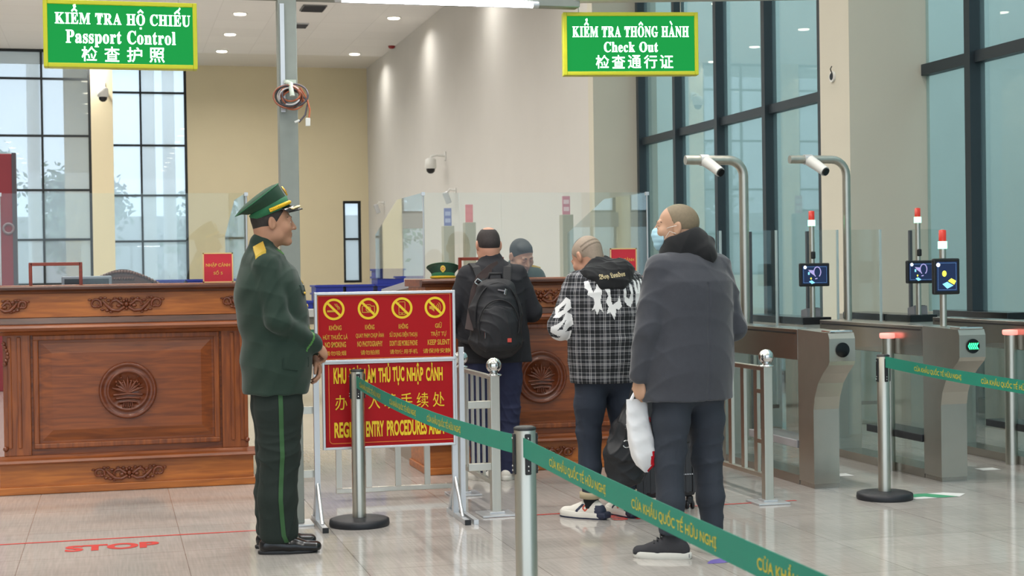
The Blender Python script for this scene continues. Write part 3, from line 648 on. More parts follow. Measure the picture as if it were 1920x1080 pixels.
# ------------------------------------------------------------------ stanchions and belts
M_belt = mat('green_belt', (12, 126, 104), 0.6, bump=(300, 0.1)); M_rub = mat('black_rubber', (26, 28, 34), 0.5); M_bty = mat('belt_yellow', (196, 180, 40), 0.55)
def stanchion(x, y, lab, z=0.86):
    e = empty('belt_stanchion', (x, y, 0), 0, lab, 'stanchion', 'steel belt stanchions')
    MB().lathe((0, 0, 0), [(0.165, 0), (0.168, 0.012), (0.165, 0.036), (0.15, 0.042), (0.0375, 0.048)], 40).build('base', M_rub, e)
    MB().lathe((0, 0, 0), [(0.0375, 0.045), (0.0375, z - 0.006), (0.034, z)], 32).build('pole', M_steel, e)
    mb = MB()
    for a in range(4):
        th = a * math.pi / 2; c, s = math.cos(th), math.sin(th)
        mb.box((c * 0.0385, s * 0.0385, z - 0.085), (0.010 if a % 2 == 0 else 0.022, 0.022 if a % 2 == 0 else 0.010, 0.14), 0.004)
    mb.lathe((0, 0, 0), [(0.039, z - 0.004), (0.039, z + 0.004), (0.03, z + 0.008)], 32)
    mb.build('belt_head', M_black, e)
    mb = MB()
    for a in (-1, 1):
        for q in (0.03, 0.125, 0.14): mb.sphere((0.0, a * 0.044, z - q), 0.0035, 6)
        for q in (0.03, 0.125, 0.14): mb.sphere((a * 0.044, 0.0, z - q), 0.0035, 6)
    mb.build('screw', M_chrome, e)
    return e
S1 = stanchion(1.31, 8.53, 'steel belt stanchion in front of the red notice stand')
S2 = stanchion(1.362, 5.12, 'nearest steel belt stanchion, cut by the bottom of the picture')
S3 = stanchion(4.475, 8.43, 'steel belt stanchion on a black disc in front of the gates')
def belt(parent, p0, p1, sag, first, n, zw=0.066, rev=False):
    """ribbon from p0 to p1 (world), text read from p0 to p1 on the side facing -x"""
    o0 = Vector(parent.location); a = Vector(p0) - o0; b = Vector(p1) - o0; d = b - a; ln = math.hypot(d.x, d.y)
    def P(t, w, off=0.0):
        q = a + d * t; nx = Vector((d.y, -d.x, 0)).normalized()
        return (q.x + nx.x * off, q.y + nx.y * off, q.z + w - sag * 4 * t * (1 - t))
    N = 48; mb = MB(); vs = []; fs = []
    for i in range(N + 1):
        t = i / N
        vs += [P(t, -zw / 2, 0.0008), P(t, zw / 2, 0.0008), P(t, zw / 2, -0.0008), P(t, -zw / 2, -0.0008)]
        if i: k = 4 * (i - 1); fs += [(k + j, k + (j + 1) % 4, k + 4 + (j + 1) % 4, k + 4 + j) for j in range(4)]
    bo = mb.geo(vs, fs).build('belt', M_belt, parent)
    for k in range(n):
        s0 = first + k * 0.87
        v, f = text_fit('CỬA KHẨU QUỐC TẾ HỮU NGHỊ', s0 + 0.315, 0.0, 0.63, 0.046, 0.012)
        if s0 + 0.63 > ln or s0 < 0: continue
        MB().geo([P(u / ln, w, 0.0016) for u, w in v], f).build('lettering', M_bty, bo, recalc=False)
belt(S1, (1.30, 8.49, 0.80), (1.35, 5.165, 0.80), 0.035, 0.10, 4)
belt(S2, (1.345, 5.078, 0.80), (1.255, 1.70, 0.80), 0.01, 0.36, 4)
belt(S3, (4.468, 8.39, 0.825), (4.10, 5.2, 0.82), 0.02, -0.43, 6)
S4 = stanchion(1.25, 1.60, 'steel belt stanchion out of the picture near the camera')
S5 = stanchion(4.095, 5.10, 'steel belt stanchion out of the picture at the right')

# ------------------------------------------------------------------ ball post railings
def ball_post(e, x, y, z=0.80, a=0.055):
    p = MB().bx(x - a / 2, x + a / 2, y - a / 2, y + a / 2, 0.012, z, 0.003).build('post', M_steel, e)
    MB().bx(x - 0.10, x + 0.10, y - 0.10, y + 0.10, 0, 0.012, 0.003).bx(x - 0.045, x + 0.045, y - 0.045, y + 0.045, 0.010, 0.024, 0.003).build('base_plate', M_alu, p)
    MB().lathe((x, y, 0), [(0.028, z - 0.002), (0.045, z + 0.002), (0.045, z + 0.008), (0.022, z + 0.014), (0.018, z + 0.024)], 24).sphere((x, y, z + 0.060), 0.045, 28).build('ball', M_chrome, p)
e = empty('ball_post_railing', (2.117, 8.63, 0), 0, 'steel railing with ball-topped posts right of the red notice stand', 'railing', 'ball-topped steel railings')
ball_post(e, 0, 0); ball_post(e, 0, 0.86)
for z in (0.775, 0.168): MB().bx(-0.013, 0.013, 0.02, 0.84, z, z + 0.026, 0.003).build('rail', M_steel, e)
for k in range(5): MB().bx(-0.008, 0.008, 0.13 + 0.145 * k - 0.008, 0.13 + 0.145 * k + 0.008, 0.19, 0.78).build('baluster', M_steel, e)
for z in (0.637, 0.28): MB().bx(-0.158, -0.02, -0.012, 0.012, z - 0.022, z + 0.022, 0.003).build('cross_rail', M_steel, e)
for z in (0.045, 0.76): MB().bx(-0.80, -0.03, 0.846, 0.874, z, z + 0.032, 0.003).build('swing_gate_rail', M_steel, e)
for k in range(5): MB().bx(-0.80 + 0.185 * k, -0.765 + 0.185 * k, 0.848, 0.872, 0.07, 0.77).build('gate_bar', M_steel, e)
e = empty('ball_post_railing', (3.754, 8.513, 0), 0, 'steel railing with ball-topped post to the right of the man in the grey coat', 'railing', 'ball-topped steel railings')
ball_post(e, 0, 0, 0.81); ball_post(e, 0, 1.55, 0.81)
for z in (0.785, 0.145): MB().bx(-0.02, 0.02, 0.02, 1.53, z, z + 0.027, 0.003).build('rail', M_steel, e)
for k in range(7): MB().bx(-0.010, 0.010, 0.12 + 0.2 * k, 0.17 + 0.2 * k, 0.17, 0.79).build('baluster', M_steel, e)
for z in (0.66, 0.36): MB().bx(-0.012, 0.012, 0.02, 0.14, z - 0.012, z + 0.012).build('spacer', M_steel, e)

# ------------------------------------------------------------------ galvanised post, beam, tube, LED signs, wires
e = empty('metal_post', (0.966, 8.68, 0), 0, 'tall square galvanised post behind the officer carrying the overhead beam', 'post')
MB().bx(-0.052, 0.052, -0.05, 0.05, 0.012, 2.93, 0.004).build('shaft', M_galv, e)
MB().bx(-0.10, 0.10, -0.10, 0.10, 0, 0.012, 0.002).build('base_plate', M_alu, e)
MB().bx(-0.012, 0.012, -0.066, -0.05, 2.3, 2.9).build('cable_duct', M_alu, e).location.x = -0.03
for z in (0.637, 0.28): MB().bx(0.05, 0.115, -0.012, 0.012, z - 0.02, z + 0.02).build('rail_stub', M_steel, e)
e = empty('overhead_beam', (0.966, 8.68, 2.92), 0, 'polished steel beam across the top of the picture carrying signs and light tube', 'beam')
MB().bx(-2.4, 1.7, -0.05, 0.05, 0.012, 0.11, 0.004).build('beam', M_galv, e)
o = MB().bx(0, 3.9, -0.05, 0.05, 0.0, 0.11, 0.004).build('beam_section', M_steel, e, (1.66, 0, 0.048)); o.rotation_euler = (0, math.radians(-0.9), math.radians(-9.0))
e = empty('light_tube', (1.81, 8.56, 2.925), 0, 'long glowing white light tube under the overhead beam', 'light')
MB().tube([(-0.55, 0, 0), (0.55, 0, 0)], 0.0185, 16).build('tube', mat('tube_glow', (255, 250, 255), 0.4, emit=(250, 246, 255), estr=16.0), e)
for s in (-1, 1): MB().tube([(s * 0.55, 0, 0), (s * 0.585, 0, 0)], 0.02, 16).bx(s * 0.57 - 0.012, s * 0.57 + 0.012, -0.01, 0.07, 0.0, 0.02).build('end_cap', M_alu, e)
ld = bpy.data.lights.new('tube_lamp', 'AREA'); ld.shape = 'RECTANGLE'; ld.size = 1.1; ld.size_y = 0.04; ld.energy = TUBE_W; ld.color = (0.97, 0.97, 1.0)
lo = bpy.data.objects.new('tube_lamp', ld); COL.objects.link(lo); lo.parent = e; lo.location = (0, 0, -0.025)
M_led = mat('led_letters', (220, 255, 235), 0.5, emit=(206, 255, 226), estr=4.0); M_bloomp = mat('bloom_panel', (0, 44, 22), 0.4, emit=(0, 206, 84), estr=0.42, spec=0.2)  # whole sign panel emits green to imitate the bloom around its letters
M_lframe = mat('yellow_metal', (196, 196, 22), 0.4, emit=None)
MBOLD = {chr(65 + i): chr(0x1D400 + i) for i in range(26)}; MBOLD.update({chr(97 + i): chr(0x1D41A + i) for i in range(26)})
ACC = {'Ể': ('E', '^?'), 'Ộ': ('O', '^.'), 'Ế': ('E', "^'"), 'Ô': ('O', '^'), 'À': ('A', '`')}
def led_line(mb, s, cx, cz, w, h, y, grow=0.0):
    """serif letters set one by one with their tone marks, squeezed to w x h (capital height)"""
    x = 0.0; parts = []
    for ch in s:
        if ch == ' ': x += 0.36; continue
        b, marks = ACC.get(ch, (ch, '')); v, f = text_geo(MBOLD.get(b, b), 0.006 + grow * 0.5, 3)
        x0 = min(p[0] for p in v); x1 = max(p[0] for p in v)
        parts.append((x - x0, v, f)); c = x + (x1 - x0) / 2
        for mk in marks:
            z0 = 0.80
            if mk == '^': st = [[(c - .2, z0), (c, z0 + .14), (c + .2, z0)]]
            elif mk == '?': st = [[(c - .06, z0 + .32), (c + .06, z0 + .36), (c + .08, z0 + .28), (c, z0 + .2)]]
            elif mk == "'": st = [[(c + .08, z0 + .16), (c + .24, z0 + .32)]]
            elif mk == '`': st = [[(c - .16, z0 + .2), (c + .02, z0 + .02)]]
            else: st = [[(c - .05, -.2), (c + .05, -.2)]]
            for q in st:
                for a, b2 in zip(q[:-1], q[1:]):
                    dx, dz = b2[0] - a[0], b2[1] - a[1]; l = math.hypot(dx, dz); t = 0.045 + grow; nx, nz = -dz / l * t, dx / l * t; ux, uz = dx / l * t * .6, dz / l * t * .6
                    parts.append((0.0, [(a[0] + nx - ux, a[1] + nz - uz), (a[0] - nx - ux, a[1] - nz - uz), (b2[0] - nx + ux, b2[1] - nz + uz), (b2[0] + nx + ux, b2[1] + nz + uz)], [(0, 1, 2, 3)]))
        x += (x1 - x0) + 0.07
    tw = x - 0.07; kx = w / tw; kz = h / 0.70
    for ox, v, f in parts: mb.geo([(cx + (ox + p[0] - tw / 2) * kx, y, cz + (p[1] - 0.35) * kz) for p in v], f)
def led_sign(name, loc, rz, w, h, rows, lab, top):
    e = empty(name, loc, rz, lab, 'sign', 'green LED hanging signs')
    MB().bx(-w / 2 + 0.01, w / 2 - 0.01, 0.0, 0.06, -h / 2 + 0.01, h / 2 - 0.01).build('panel', M_bloomp, e)
    f = MB(); t = 0.022
    for a in ((-w / 2, -w / 2 + t, -h / 2, h / 2), (w / 2 - t, w / 2, -h / 2, h / 2), (-w / 2 + t, w / 2 - t, -h / 2, -h / 2 + t), (-w / 2 + t, w / 2 - t, h / 2 - t, h / 2)): f.bx(a[0], a[1], -0.012, 0.07, a[2], a[3], 0.003)
    f.build('frame', M_lframe, e)
    for kind, s, cx, cz, ww, hh in rows:
        mb = MB()
        if kind == 's': led_line(mb, s, cx, cz, ww, hh, -0.0014, 0.012)
        else:
            n = len(s)
            for k, ch in enumerate(s):
                v, f2 = text_fit(ch, cx + (k - (n - 1) / 2) * ww / n, cz, hh, hh, 0.008); mb.geo([(p[0], -0.0014, p[1]) for p in v], f2)
        mb.build('lettering', M_led, e, recalc=False)
    for s in (-1, 1): MB().tube([(s * w * 0.38, 0.03, h / 2), (s * w * 0.38, 0.03, h / 2 + top)], 0.003, 6).build('hanging_wire', M_steel, e)
    ld = bpy.data.lights.new('sign_glow', 'AREA'); ld.shape = 'RECTANGLE'; ld.size = w * 0.9; ld.size_y = h * 0.9; ld.energy = 2.0; ld.color = (0.1, 1.0, 0.4)
    lo = bpy.data.objects.new('sign_glow', ld); COL.objects.link(lo); lo.parent = e; lo.location = (0, -0.03, 0); lo.rotation_euler = (math.radians(-90), 0, 0)
led_sign('led_sign', (0.069, 8.40, 2.673), 0, 0.785, 0.350, [('s', 'KIỂM TRA HỘ CHIẾU', 0.012, 0.082, 0.69, 0.058), ('s', 'Passport Control', 0.0, -0.012, 0.56, 0.068), ('c', '检查护照', 0.01, -0.103, 0.46, 0.078)], 'green LED sign hanging at upper left above the left counter', 0.09)
led_sign('led_sign', (2.975, 8.63, 2.725), math.radians(-9.5), 0.80, 0.368, [('s', 'KIỂM TRA THÔNG HÀNH', 0.0, 0.072, 0.69, 0.062), ('s', 'Check Out', 0.0, -0.018, 0.32, 0.058), ('c', '检查通行证', 0.02, -0.105, 0.475, 0.078)], 'green LED sign hanging right of centre above the queue', 0.09)
led_sign('led_sign', (5.93, 8.25, 2.79), math.radians(-9.5), 0.80, 0.368, [], 'green LED sign cut off by the right edge of the picture', 0.12)
# wire bundle on the post
e = empty('wire_bundle', (0.975, 8.60, 2.43), 0, 'coiled bundle of loose coloured wires hanging on the metal post', 'wires')
wc = [('grey_wire', (92, 86, 94)), ('orange_wire', (186, 104, 70)), ('white_wire', (206, 200, 200)), ('black_wire', (50, 48, 52)), ('brown_wire', (150, 86, 64))]
rr = np.random.RandomState(2)
for k in range(10):
    nm, c = wc[k % 5]; r = 0.05 + 0.024 * rr.rand(); cx, cz = 0.012 * rr.randn(), -0.045 + 0.012 * rr.randn(); pts = []
    for i in range(41):
        a = 2 * math.pi * i / 40 * 1.0 + rr.rand() * 0.03; pts.append((cx + r * math.cos(a), -0.018 - 0.028 * rr.rand() * 0.2 - 0.003 * k + 0.012 * math.sin(a * 2 + k), cz + r * 0.85 * math.sin(a)))
    MB().tube(pts, 0.0052, 6).build(nm, mat(nm, c, 0.5), e)
MB().tube([(0.05, -0.03, -0.03), (0.09, -0.035, -0.08), (0.075, -0.035, -0.15), (0.04, -0.03, -0.19)], 0.005, 6).build('grey_wire', mat('grey_wire', (92, 86, 94)), e)
MB().tube([(0.05, -0.034, 0.0), (0.085, -0.04, -0.06), (0.10, -0.04, -0.12), (0.095, -0.04, -0.165)], 0.005, 6).build('orange_wire', mat('orange_wire', (186, 104, 70)), e)
MB().box((0.088, -0.04, -0.19), (0.026, 0.014, 0.045), 0.003).box((0.03, -0.03, -0.185), (0.03, 0.012, 0.012), 0.003, (0, -0.4, 0)).build('plug', M_whiteplastic, e)
MB().tube([(-0.02, -0.012, 0.03), (-0.005, -0.05, 0.02), (0.002, -0.062, -0.05)], 0.014, 8).bx(-0.035, 0.03, -0.02, 0.0, 0.025, 0.045).build('hook', mat('pale_green_plastic', (196, 206, 192), 0.5), e)

# ------------------------------------------------------------------ floor markings
M_fred = mat('floor_red', (190, 56, 52), 0.35); M_purple = mat('floor_purple', (112, 98, 176), 0.4); M_fgreen = mat('floor_green', (60, 150, 110), 0.4); M_fwhite = mat('floor_white', (222, 224, 222), 0.4)
def flat(name, mt, lab, cat, verts, faces, z=0.0015, group=None):
    o = MB().geo([(x, y, z) for x, y in verts], faces).build(name, mt, recalc=False); return props(o, lab, cat, group)
for x0, x1, lab in ((-2.2, 0.86, 'thin red line taped on the floor in front of the left counter'), (2.05, 3.95, 'thin red line taped on the floor beneath the bowed man')):
    flat('floor_line', M_fred, lab, 'floor line', [(x0, 8.53), (x1, 8.53), (x1, 8.556), (x0, 8.556)], [(0, 1, 2, 3)], 0.0012, 'red floor lines')
v, f = text_fit('STOP', -0.02, 8.285, 0.475, 0.18, 0.045); v = [(x, y) for x, y in v]
flat('floor_lettering', M_fred, 'red STOP lettering on the floor in front of the left counter', 'floor marking', v, f, 0.0015, 'red STOP markings')
v, f = text_fit('STOP', 2.93, 8.29, 0.475, 0.18, 0.045)
flat('floor_lettering', M_fred, 'red STOP lettering on the floor under the bowed man', 'floor marking', v, f, 0.0015, 'red STOP markings')
fp = [(0.035 * math.cos(2 * math.pi * k / 20) * (1.0 + 0.35 * math.cos(4 * math.pi * k / 20)), 0.10 * math.sin(2 * math.pi * k / 20)) for k in range(20)]
r_ = math.radians(-62); fp = [(2.80 + x * math.cos(r_) - y * math.sin(r_), 6.90 + x * math.sin(r_) + y * math.cos(r_)) for x, y in fp]
flat('floor_sticker', M_purple, 'purple footprint sticker on the floor near the grey coat man', 'sticker', fp, [tuple(range(20))], 0.0015, 'floor stickers')
e = empty('floor_sticker', (4.83, 8.44, 0), 0.05, 'green and white arrow sticker on the floor beside the right stanchion', 'sticker', 'floor stickers')
MB().geo([(-0.2, -0.09, .0012), (0.1, -0.09, .0012), (0.2, 0.0, .0012), (0.1, 0.09, .0012), (-0.2, 0.09, .0012)], [(0, 1, 2, 3, 4)]).build('backing', M_fwhite, e, recalc=False)
MB().geo([(-0.14, 0.09, .002), (-0.02, 0.09, .002), (0.09, -0.09, .002), (-0.05, -0.09, .002), (-0.10, -0.02, .002), (-0.17, -0.02, .002)], [(0, 1, 2, 3, 4, 5)]).build('arrow', M_fgreen, e, recalc=False)
flat('floor_sticker', M_fwhite, 'small white sticker on the floor between the two nearest gates', 'sticker', [(4.62, 9.42), (4.78, 9.42), (4.78, 9.55), (4.62, 9.55)], [(0, 1, 2, 3)], 0.0015, 'floor stickers')
flat('floor_sticker', M_fwhite, 'small white sticker on the floor between the second and third gates', 'sticker', [(5.70, 9.35), (5.84, 9.35), (5.84, 9.46), (5.70, 9.46)], [(0, 1, 2, 3)], 0.0015, 'floor stickers')

# ------------------------------------------------------------------ gates
M_gate = mat('satin_steel', (178, 174, 164), 0.30, 0.9, var=(10, 0.06)); M_gated = mat('satin_steel_side', (172, 166, 158), 0.22, 0.95)
M_redlamp = mat('red_lamp', (255, 150, 140), 0.4, emit=(255, 132, 120), estr=1.3); M_arrow = mat('green_led', (60, 255, 150), 0.4, emit=(50, 255, 130), estr=3.0)
M_scr = mat('screen_blue', (20, 30, 60), 0.2, emit=(28, 44, 84), estr=0.45)
def glow(name, c, s): return mat(name, c, 0.4, emit=c, estr=s)
def gate(x0, x1, lab, lit, railm, drum):
    e = empty('entry_gate', ((x0 + x1) / 2, 8.945, 0), 0, lab, 'gate', 'steel entry gates'); h = (x1 - x0) / 2
    prof = [(0.0, 0.03), (0.0, 0.50), (-0.02, 0.58), (-0.07, 0.67), (-0.14, 0.735), (-0.215, 0.79), (-0.232, 0.815), (-0.232, 0.955), (-0.215, 0.99), (0.22, 1.0), (0.22, 0.03)]
    MB().prism(prof, lambda u, v, d: (d, u, v), -h, h).build('front_column', M_gate, e)
    MB().bx(-h + 0.004, h - 0.004, 0.004, 0.216, 0, 0.035).build('column_foot', M_black if False else M_gated, e)
    MB().bx(-h, h, 0.225, 1.75, 0.80, 1.0, 0.004).build('top_beam', M_gated, e)
    MB().bx(-h - 0.002, h + 0.002, 0.25, 1.72, 0.968, 0.978).build('shadow_strip', M_black, e)
    MB().bx(-h, h, 1.45, 1.75, 0, 0.80, 0.004).build('rear_column', M_gate, e)
    MB().bx(-h, h, 0.22, 1.45, 0, 0.06).build('sill', M_gated, e)
    for s in (-1, 1): MB().bx(s * h - 0.004, s * h + 0.004, 0.23, 1.44, 0.06, 0.80).build('side_glass', G_flap, e)
    MB().bx(-h - 0.012, h + 0.012, 0.23, 1.0, 0.235, 0.285, 0.004).build('kick_rail', railm, e)
    d = MB().prism(arc(0, 0.885, 0.046, 0, 359, 28), lambda u, v, q: (u, -q, v), 0.233, 0.240).build('indicator', M_blackgloss, e)
    MB().bx(-h + 0.01, h - 0.01, -0.222, -0.1, 0.992, 1.004, 0.004).build('light_lip', M_chrome, e)
    if lit:
        mb = MB()
        for k in range(5):
            a = -0.034 + 0.014 * k
            stroke(mb, [(a + 0.012, 0.905), (a, 0.885), (a + 0.012, 0.865)], 0.007, -0.2415)
        mb.build('green_arrows', M_arrow, d, recalc=False)
    if drum:
        c = MB().lathe((-h - 0.03, 0.64, 0), [(0.042, 0), (0.042, 0.905)], 24).build('flap_drum', M_steel, e)
        MB().lathe((-h - 0.03, 0.64, 0), [(0.05, 0.905), (0.055, 0.915), (0.055, 0.935), (0.05, 0.94)], 24).build('drum_lamp', M_redlamp, c)
        MB().bx(-h - 0.33, -h - 0.06, 0.635, 0.645, 0.26, 0.85).build('flap', G_flap, c)
    return e
M_padb = mat('black_pad', (36, 36, 40), 0.4); M_padw = mat('pale_rail', (150, 148, 150), 0.4)
gate(4.262, 4.436, 'steel entry gate with dark round indicator, nearest the grey coat man', False, M_padw, False)
gate(5.155, 5.340, 'steel entry gate with glowing green arrows', True, M_padb, True)
gate(6.10, 6.285, 'steel entry gate cut by the right edge of the picture', True, M_padb, True)

def far_gate(x, lab):
    e = empty('inner_gate', (x, 11.55, 0), 0, lab, 'gate', 'inner steel gates behind the first row')
    MB().bx(-0.12, 0.12, 0, 1.3, 0.90, 0.975, 0.004).bx(-0.12, 0.12, 0, 0.35, 0, 0.90, 0.004).bx(-0.12, 0.12, 0.95, 1.3, 0, 0.9, 0.004).build('cabinet', M_gate, e)
    MB().bx(-0.125, 0.125, -0.015, 1.2, 0.93, 0.99, 0.003).build('black_top', M_blackgloss, e)
    MB().bx(-0.11, 0.11, 0.36, 0.94, 0.05, 0.9).build('glass_core', G_flap, e)
    return e
for k, x in enumerate((4.58, 5.54, 6.50, 7.40)):
    far_gate(x, ['inner steel gate behind the first entry gate', 'inner steel gate between the two bent camera poles and pillar', 'inner steel gate behind the lit green arrows', 'inner steel gate nearest the glass wall'][k])
for k, (x0, x1) in enumerate(((4.72, 4.90), (5.16, 5.40), (5.68, 5.96), (6.06, 6.36), (6.64, 6.95))):
    e = empty('glass_flap', ((x0 + x1) / 2, 12.0, 0), 0, ['tall glass flap at the left end of the inner row, behind the grey coat man', 'tall glass flap just right of the left bent pole', 'tall glass flap just left of the right bent pole', 'tall glass flap just right of the right bent pole', 'tall glass flap behind the portrait screen'][k], 'glass flap', 'tall glass flaps'); h = (x1 - x0) / 2
    MB().bx(-h, h, -0.005, 0.005, 0.25, 1.71).build('pane', G_flap, e)
    MB().bx(-h - 0.012, -h + 0.012, -0.015, 0.015, 0.2, 1.70).bx(-h, h, -0.012, 0.012, 0.22, 0.25).bx(-h - 0.01, -h + 0.01, -0.01, 0.01, 0, 0.22).build('hinge_edge', mat('dark_edge', (70, 76, 80), 0.4), e)
    MB().bx(h - 0.012, h + 0.004, -0.008, 0.008, 0.25, 1.71).build('bright_edge', mat('pale_edge', (186, 204, 204), 0.3), e)
# camera poles
def cam_pole(x, y, z, lab, r=0.038):
    e = empty('camera_pole', (x, y, 0), 0, lab, 'camera pole', 'bent steel camera poles')
    pts = [(0, 0, 0), (0, 0, z - 0.13)] + [(-0.13 + 0.13 * math.cos(a), 0, z - 0.13 + 0.13 * math.sin(a)) for a in [math.radians(15 * k) for k in range(1, 7)]] + [(-0.50, 0, z)]
    MB().tube(pts, r, 20).lathe((0, 0, 0), [(0.09, 0), (0.09, 0.012)], 24).build('pole', M_steel, e)
    h = MB().tube([(-0.34, -0.035, z - 0.01), (-0.30, -0.10, z - 0.06), (-0.272, -0.175, z - 0.108)], [0.046, 0.042, 0.040], 16).build('camera_housing', M_whiteplastic, e)
    MB().tube([(-0.274, -0.171, z - 0.1058), (-0.267, -0.187, z - 0.115)], 0.032, 16).build('lens', M_blackgloss, h)
    MB().tube([(-0.375, 0, z), (-0.305, 0, z)], r + 0.008, 16).build('clamp', M_alu, e)
cam_pole(4.965, 11.66, 2.27, 'bent steel camera pole, left of the pair, behind the grey coat man')
cam_pole(5.82, 11.55, 2.27, 'bent steel camera pole, right of the pair, in front of the pale pillar', 0.033)
# screens
def screen_pole(x, y, zb, zt, zc, w, h, art, lab, cambox=True):
    e = empty('screen_pole', (x, y, zb), 0, lab, 'screen', 'screen poles with signal lamps')
    MB().tube([(0, 0, 0), (0, 0, zt - zb - 0.11)], 0.022, 14).build('pole', M_steel, e)
    lz = zt - zb
    MB().lathe((0, 0, 0), [(0.030, lz - 0.12), (0.030, lz - 0.072)], 18).build('green_lamp', glow('lamp_green', (150, 255, 200), 2.6), e)
    MB().lathe((0, 0, 0), [(0.024, lz - 0.071), (0.024, lz), (0.01, lz + 0.004)], 18).build('red_lamp', mat('lamp_red', (196, 50, 36), 0.3, emit=(180, 40, 30), estr=0.25), e)
    t = empty('screen', (0, -0.035, zc - zb)); t.parent = e
    bpy.data.objects.remove(t)
    s = MB().bx(-w / 2, w / 2, -0.05, -0.02, zc - zb - h / 2, zc - zb + h / 2, 0.010).build('screen_housing', M_black, e)
    MB().bx(-w / 2 + 0.022, w / 2 - 0.022, -0.052, -0.049, zc - zb - h / 2 + 0.022, zc - zb + h / 2 - 0.022).build('display', M_scr, s)
    cz_ = zc - zb; y0 = -0.0535
    fr = MB(); frame_line(fr, -w / 2 + 0.03, w / 2 - 0.03, cz_ - h / 2 + 0.03, cz_ + h / 2 - 0.03, 0.002, y0); fr.build('display_border', glow('scr_line', (90, 130, 180), 0.7), s, recalc=False)
    mb = MB(); poly(mb, [(-w * 0.33 + 0.014 * math.cos(k * math.pi / 8), cz_ + h * 0.32 + 0.014 * math.sin(k * math.pi / 8)) for k in range(16)], y0); mb.build('display_badge', glow('scr_white', (235, 240, 255), 1.0), s, recalc=False)
    a = MB(); b = MB(); c = MB()
    if art == 'face':
        stroke(a, [(0.02 + 0.034 * math.cos(t2) * 0.9, cz_ + 0.022 + 0.042 * math.sin(t2)) for t2 in [math.radians(-60 + 300 * k / 14) for k in range(15)]], 0.008, y0)
        stroke(a, [(0.02, cz_ - 0.03), (0.0, cz_ - 0.034)], 0.008, y0); poly(a, [(-0.06, cz_ + 0.04), (-0.01, cz_ + 0.036), (-0.01, cz_ - 0.005), (-0.045, cz_ + 0.02)], y0)
        poly(b, [(-0.055, cz_ - 0.055), (-0.03, cz_ - 0.045), (0.0, cz_ - 0.065), (-0.03, cz_ - 0.075)], y0); poly(b, [(-0.062, cz_ + 0.022), (-0.048, cz_ + 0.022), (-0.048, cz_ + 0.0), (-0.062, cz_ + 0.0)], y0)
        poly(c, [(-0.045, cz_ - 0.028), (-0.035, cz_ - 0.02), (-0.028, cz_ - 0.03), (-0.036, cz_ - 0.042)], y0)
    else:
        poly(b, [(-0.035, cz_ - 0.05), (0.0, cz_ - 0.035), (0.045, cz_ - 0.06), (0.0, cz_ - 0.08)], y0)
        poly(c, [(0.005, cz_ - 0.03), (0.03, cz_ - 0.012), (0.065, cz_ - 0.03), (0.05, cz_ - 0.055)], y0)
        poly(c, [(-0.02 + 0.016 * math.cos(k * math.pi / 8), cz_ + 0.018 + 0.02 * math.sin(k * math.pi / 8)) for k in range(16)], y0)
    if a.v: a.build('display_outline', glow('scr_lilac', (160, 150, 196), 0.7), s, recalc=False)
    b.build('display_card', glow('scr_cyan', (130, 200, 230), 0.9), s, recalc=False); c.build('display_marker', glow('scr_yellow', (220, 216, 80), 0.9), s, recalc=False)
    if cambox: MB().box((0, -0.022, zc - zb + h / 2 + 0.065), (0.034, 0.03, 0.06), 0.008).build('eye_camera', M_black, e)
screen_pole(5.54, 11.62, 0.99, 1.853, 1.335, 0.265, 0.19, 'face', 'screen pole with landscape screen showing a face outline, in front of the pillar')
screen_pole(6.50, 11.62, 0.99, 1.873, 1.345, 0.265, 0.19, 'face', 'screen pole whose landscape screen is half hidden behind the portrait screen')
screen_pole(5.24, 9.05, 1.0, 1.625, 1.325, 0.192, 0.235, 'card', 'screen pole with portrait screen showing a card, on the gate with green arrows', False)
for k, (x, lab) in enumerate(((5.64, 'grey card reader on the inner gate right of the landscape screen'), (6.62, 'grey card reader on the inner gate right of the half hidden screen'))):
    e = empty('card_reader', (x - 0.04, 11.78, 0.99), 0, lab, 'card reader', 'grey card readers')
    MB().prism([(-0.06, 0), (0.06, 0), (0.06, 0.05), (-0.05, 0.07)], lambda u, v, d: (d, u, v), -0.06, 0.06).build('housing', mat('reader_grey', (120, 122, 126), 0.4), e)
    MB().prism([(-0.047, 0.0705), (0.05, 0.053), (0.05, 0.056), (-0.047, 0.0735)], lambda u, v, d: (d, u, v), -0.045, 0.045).build('glass_plate', M_blackgloss, e)
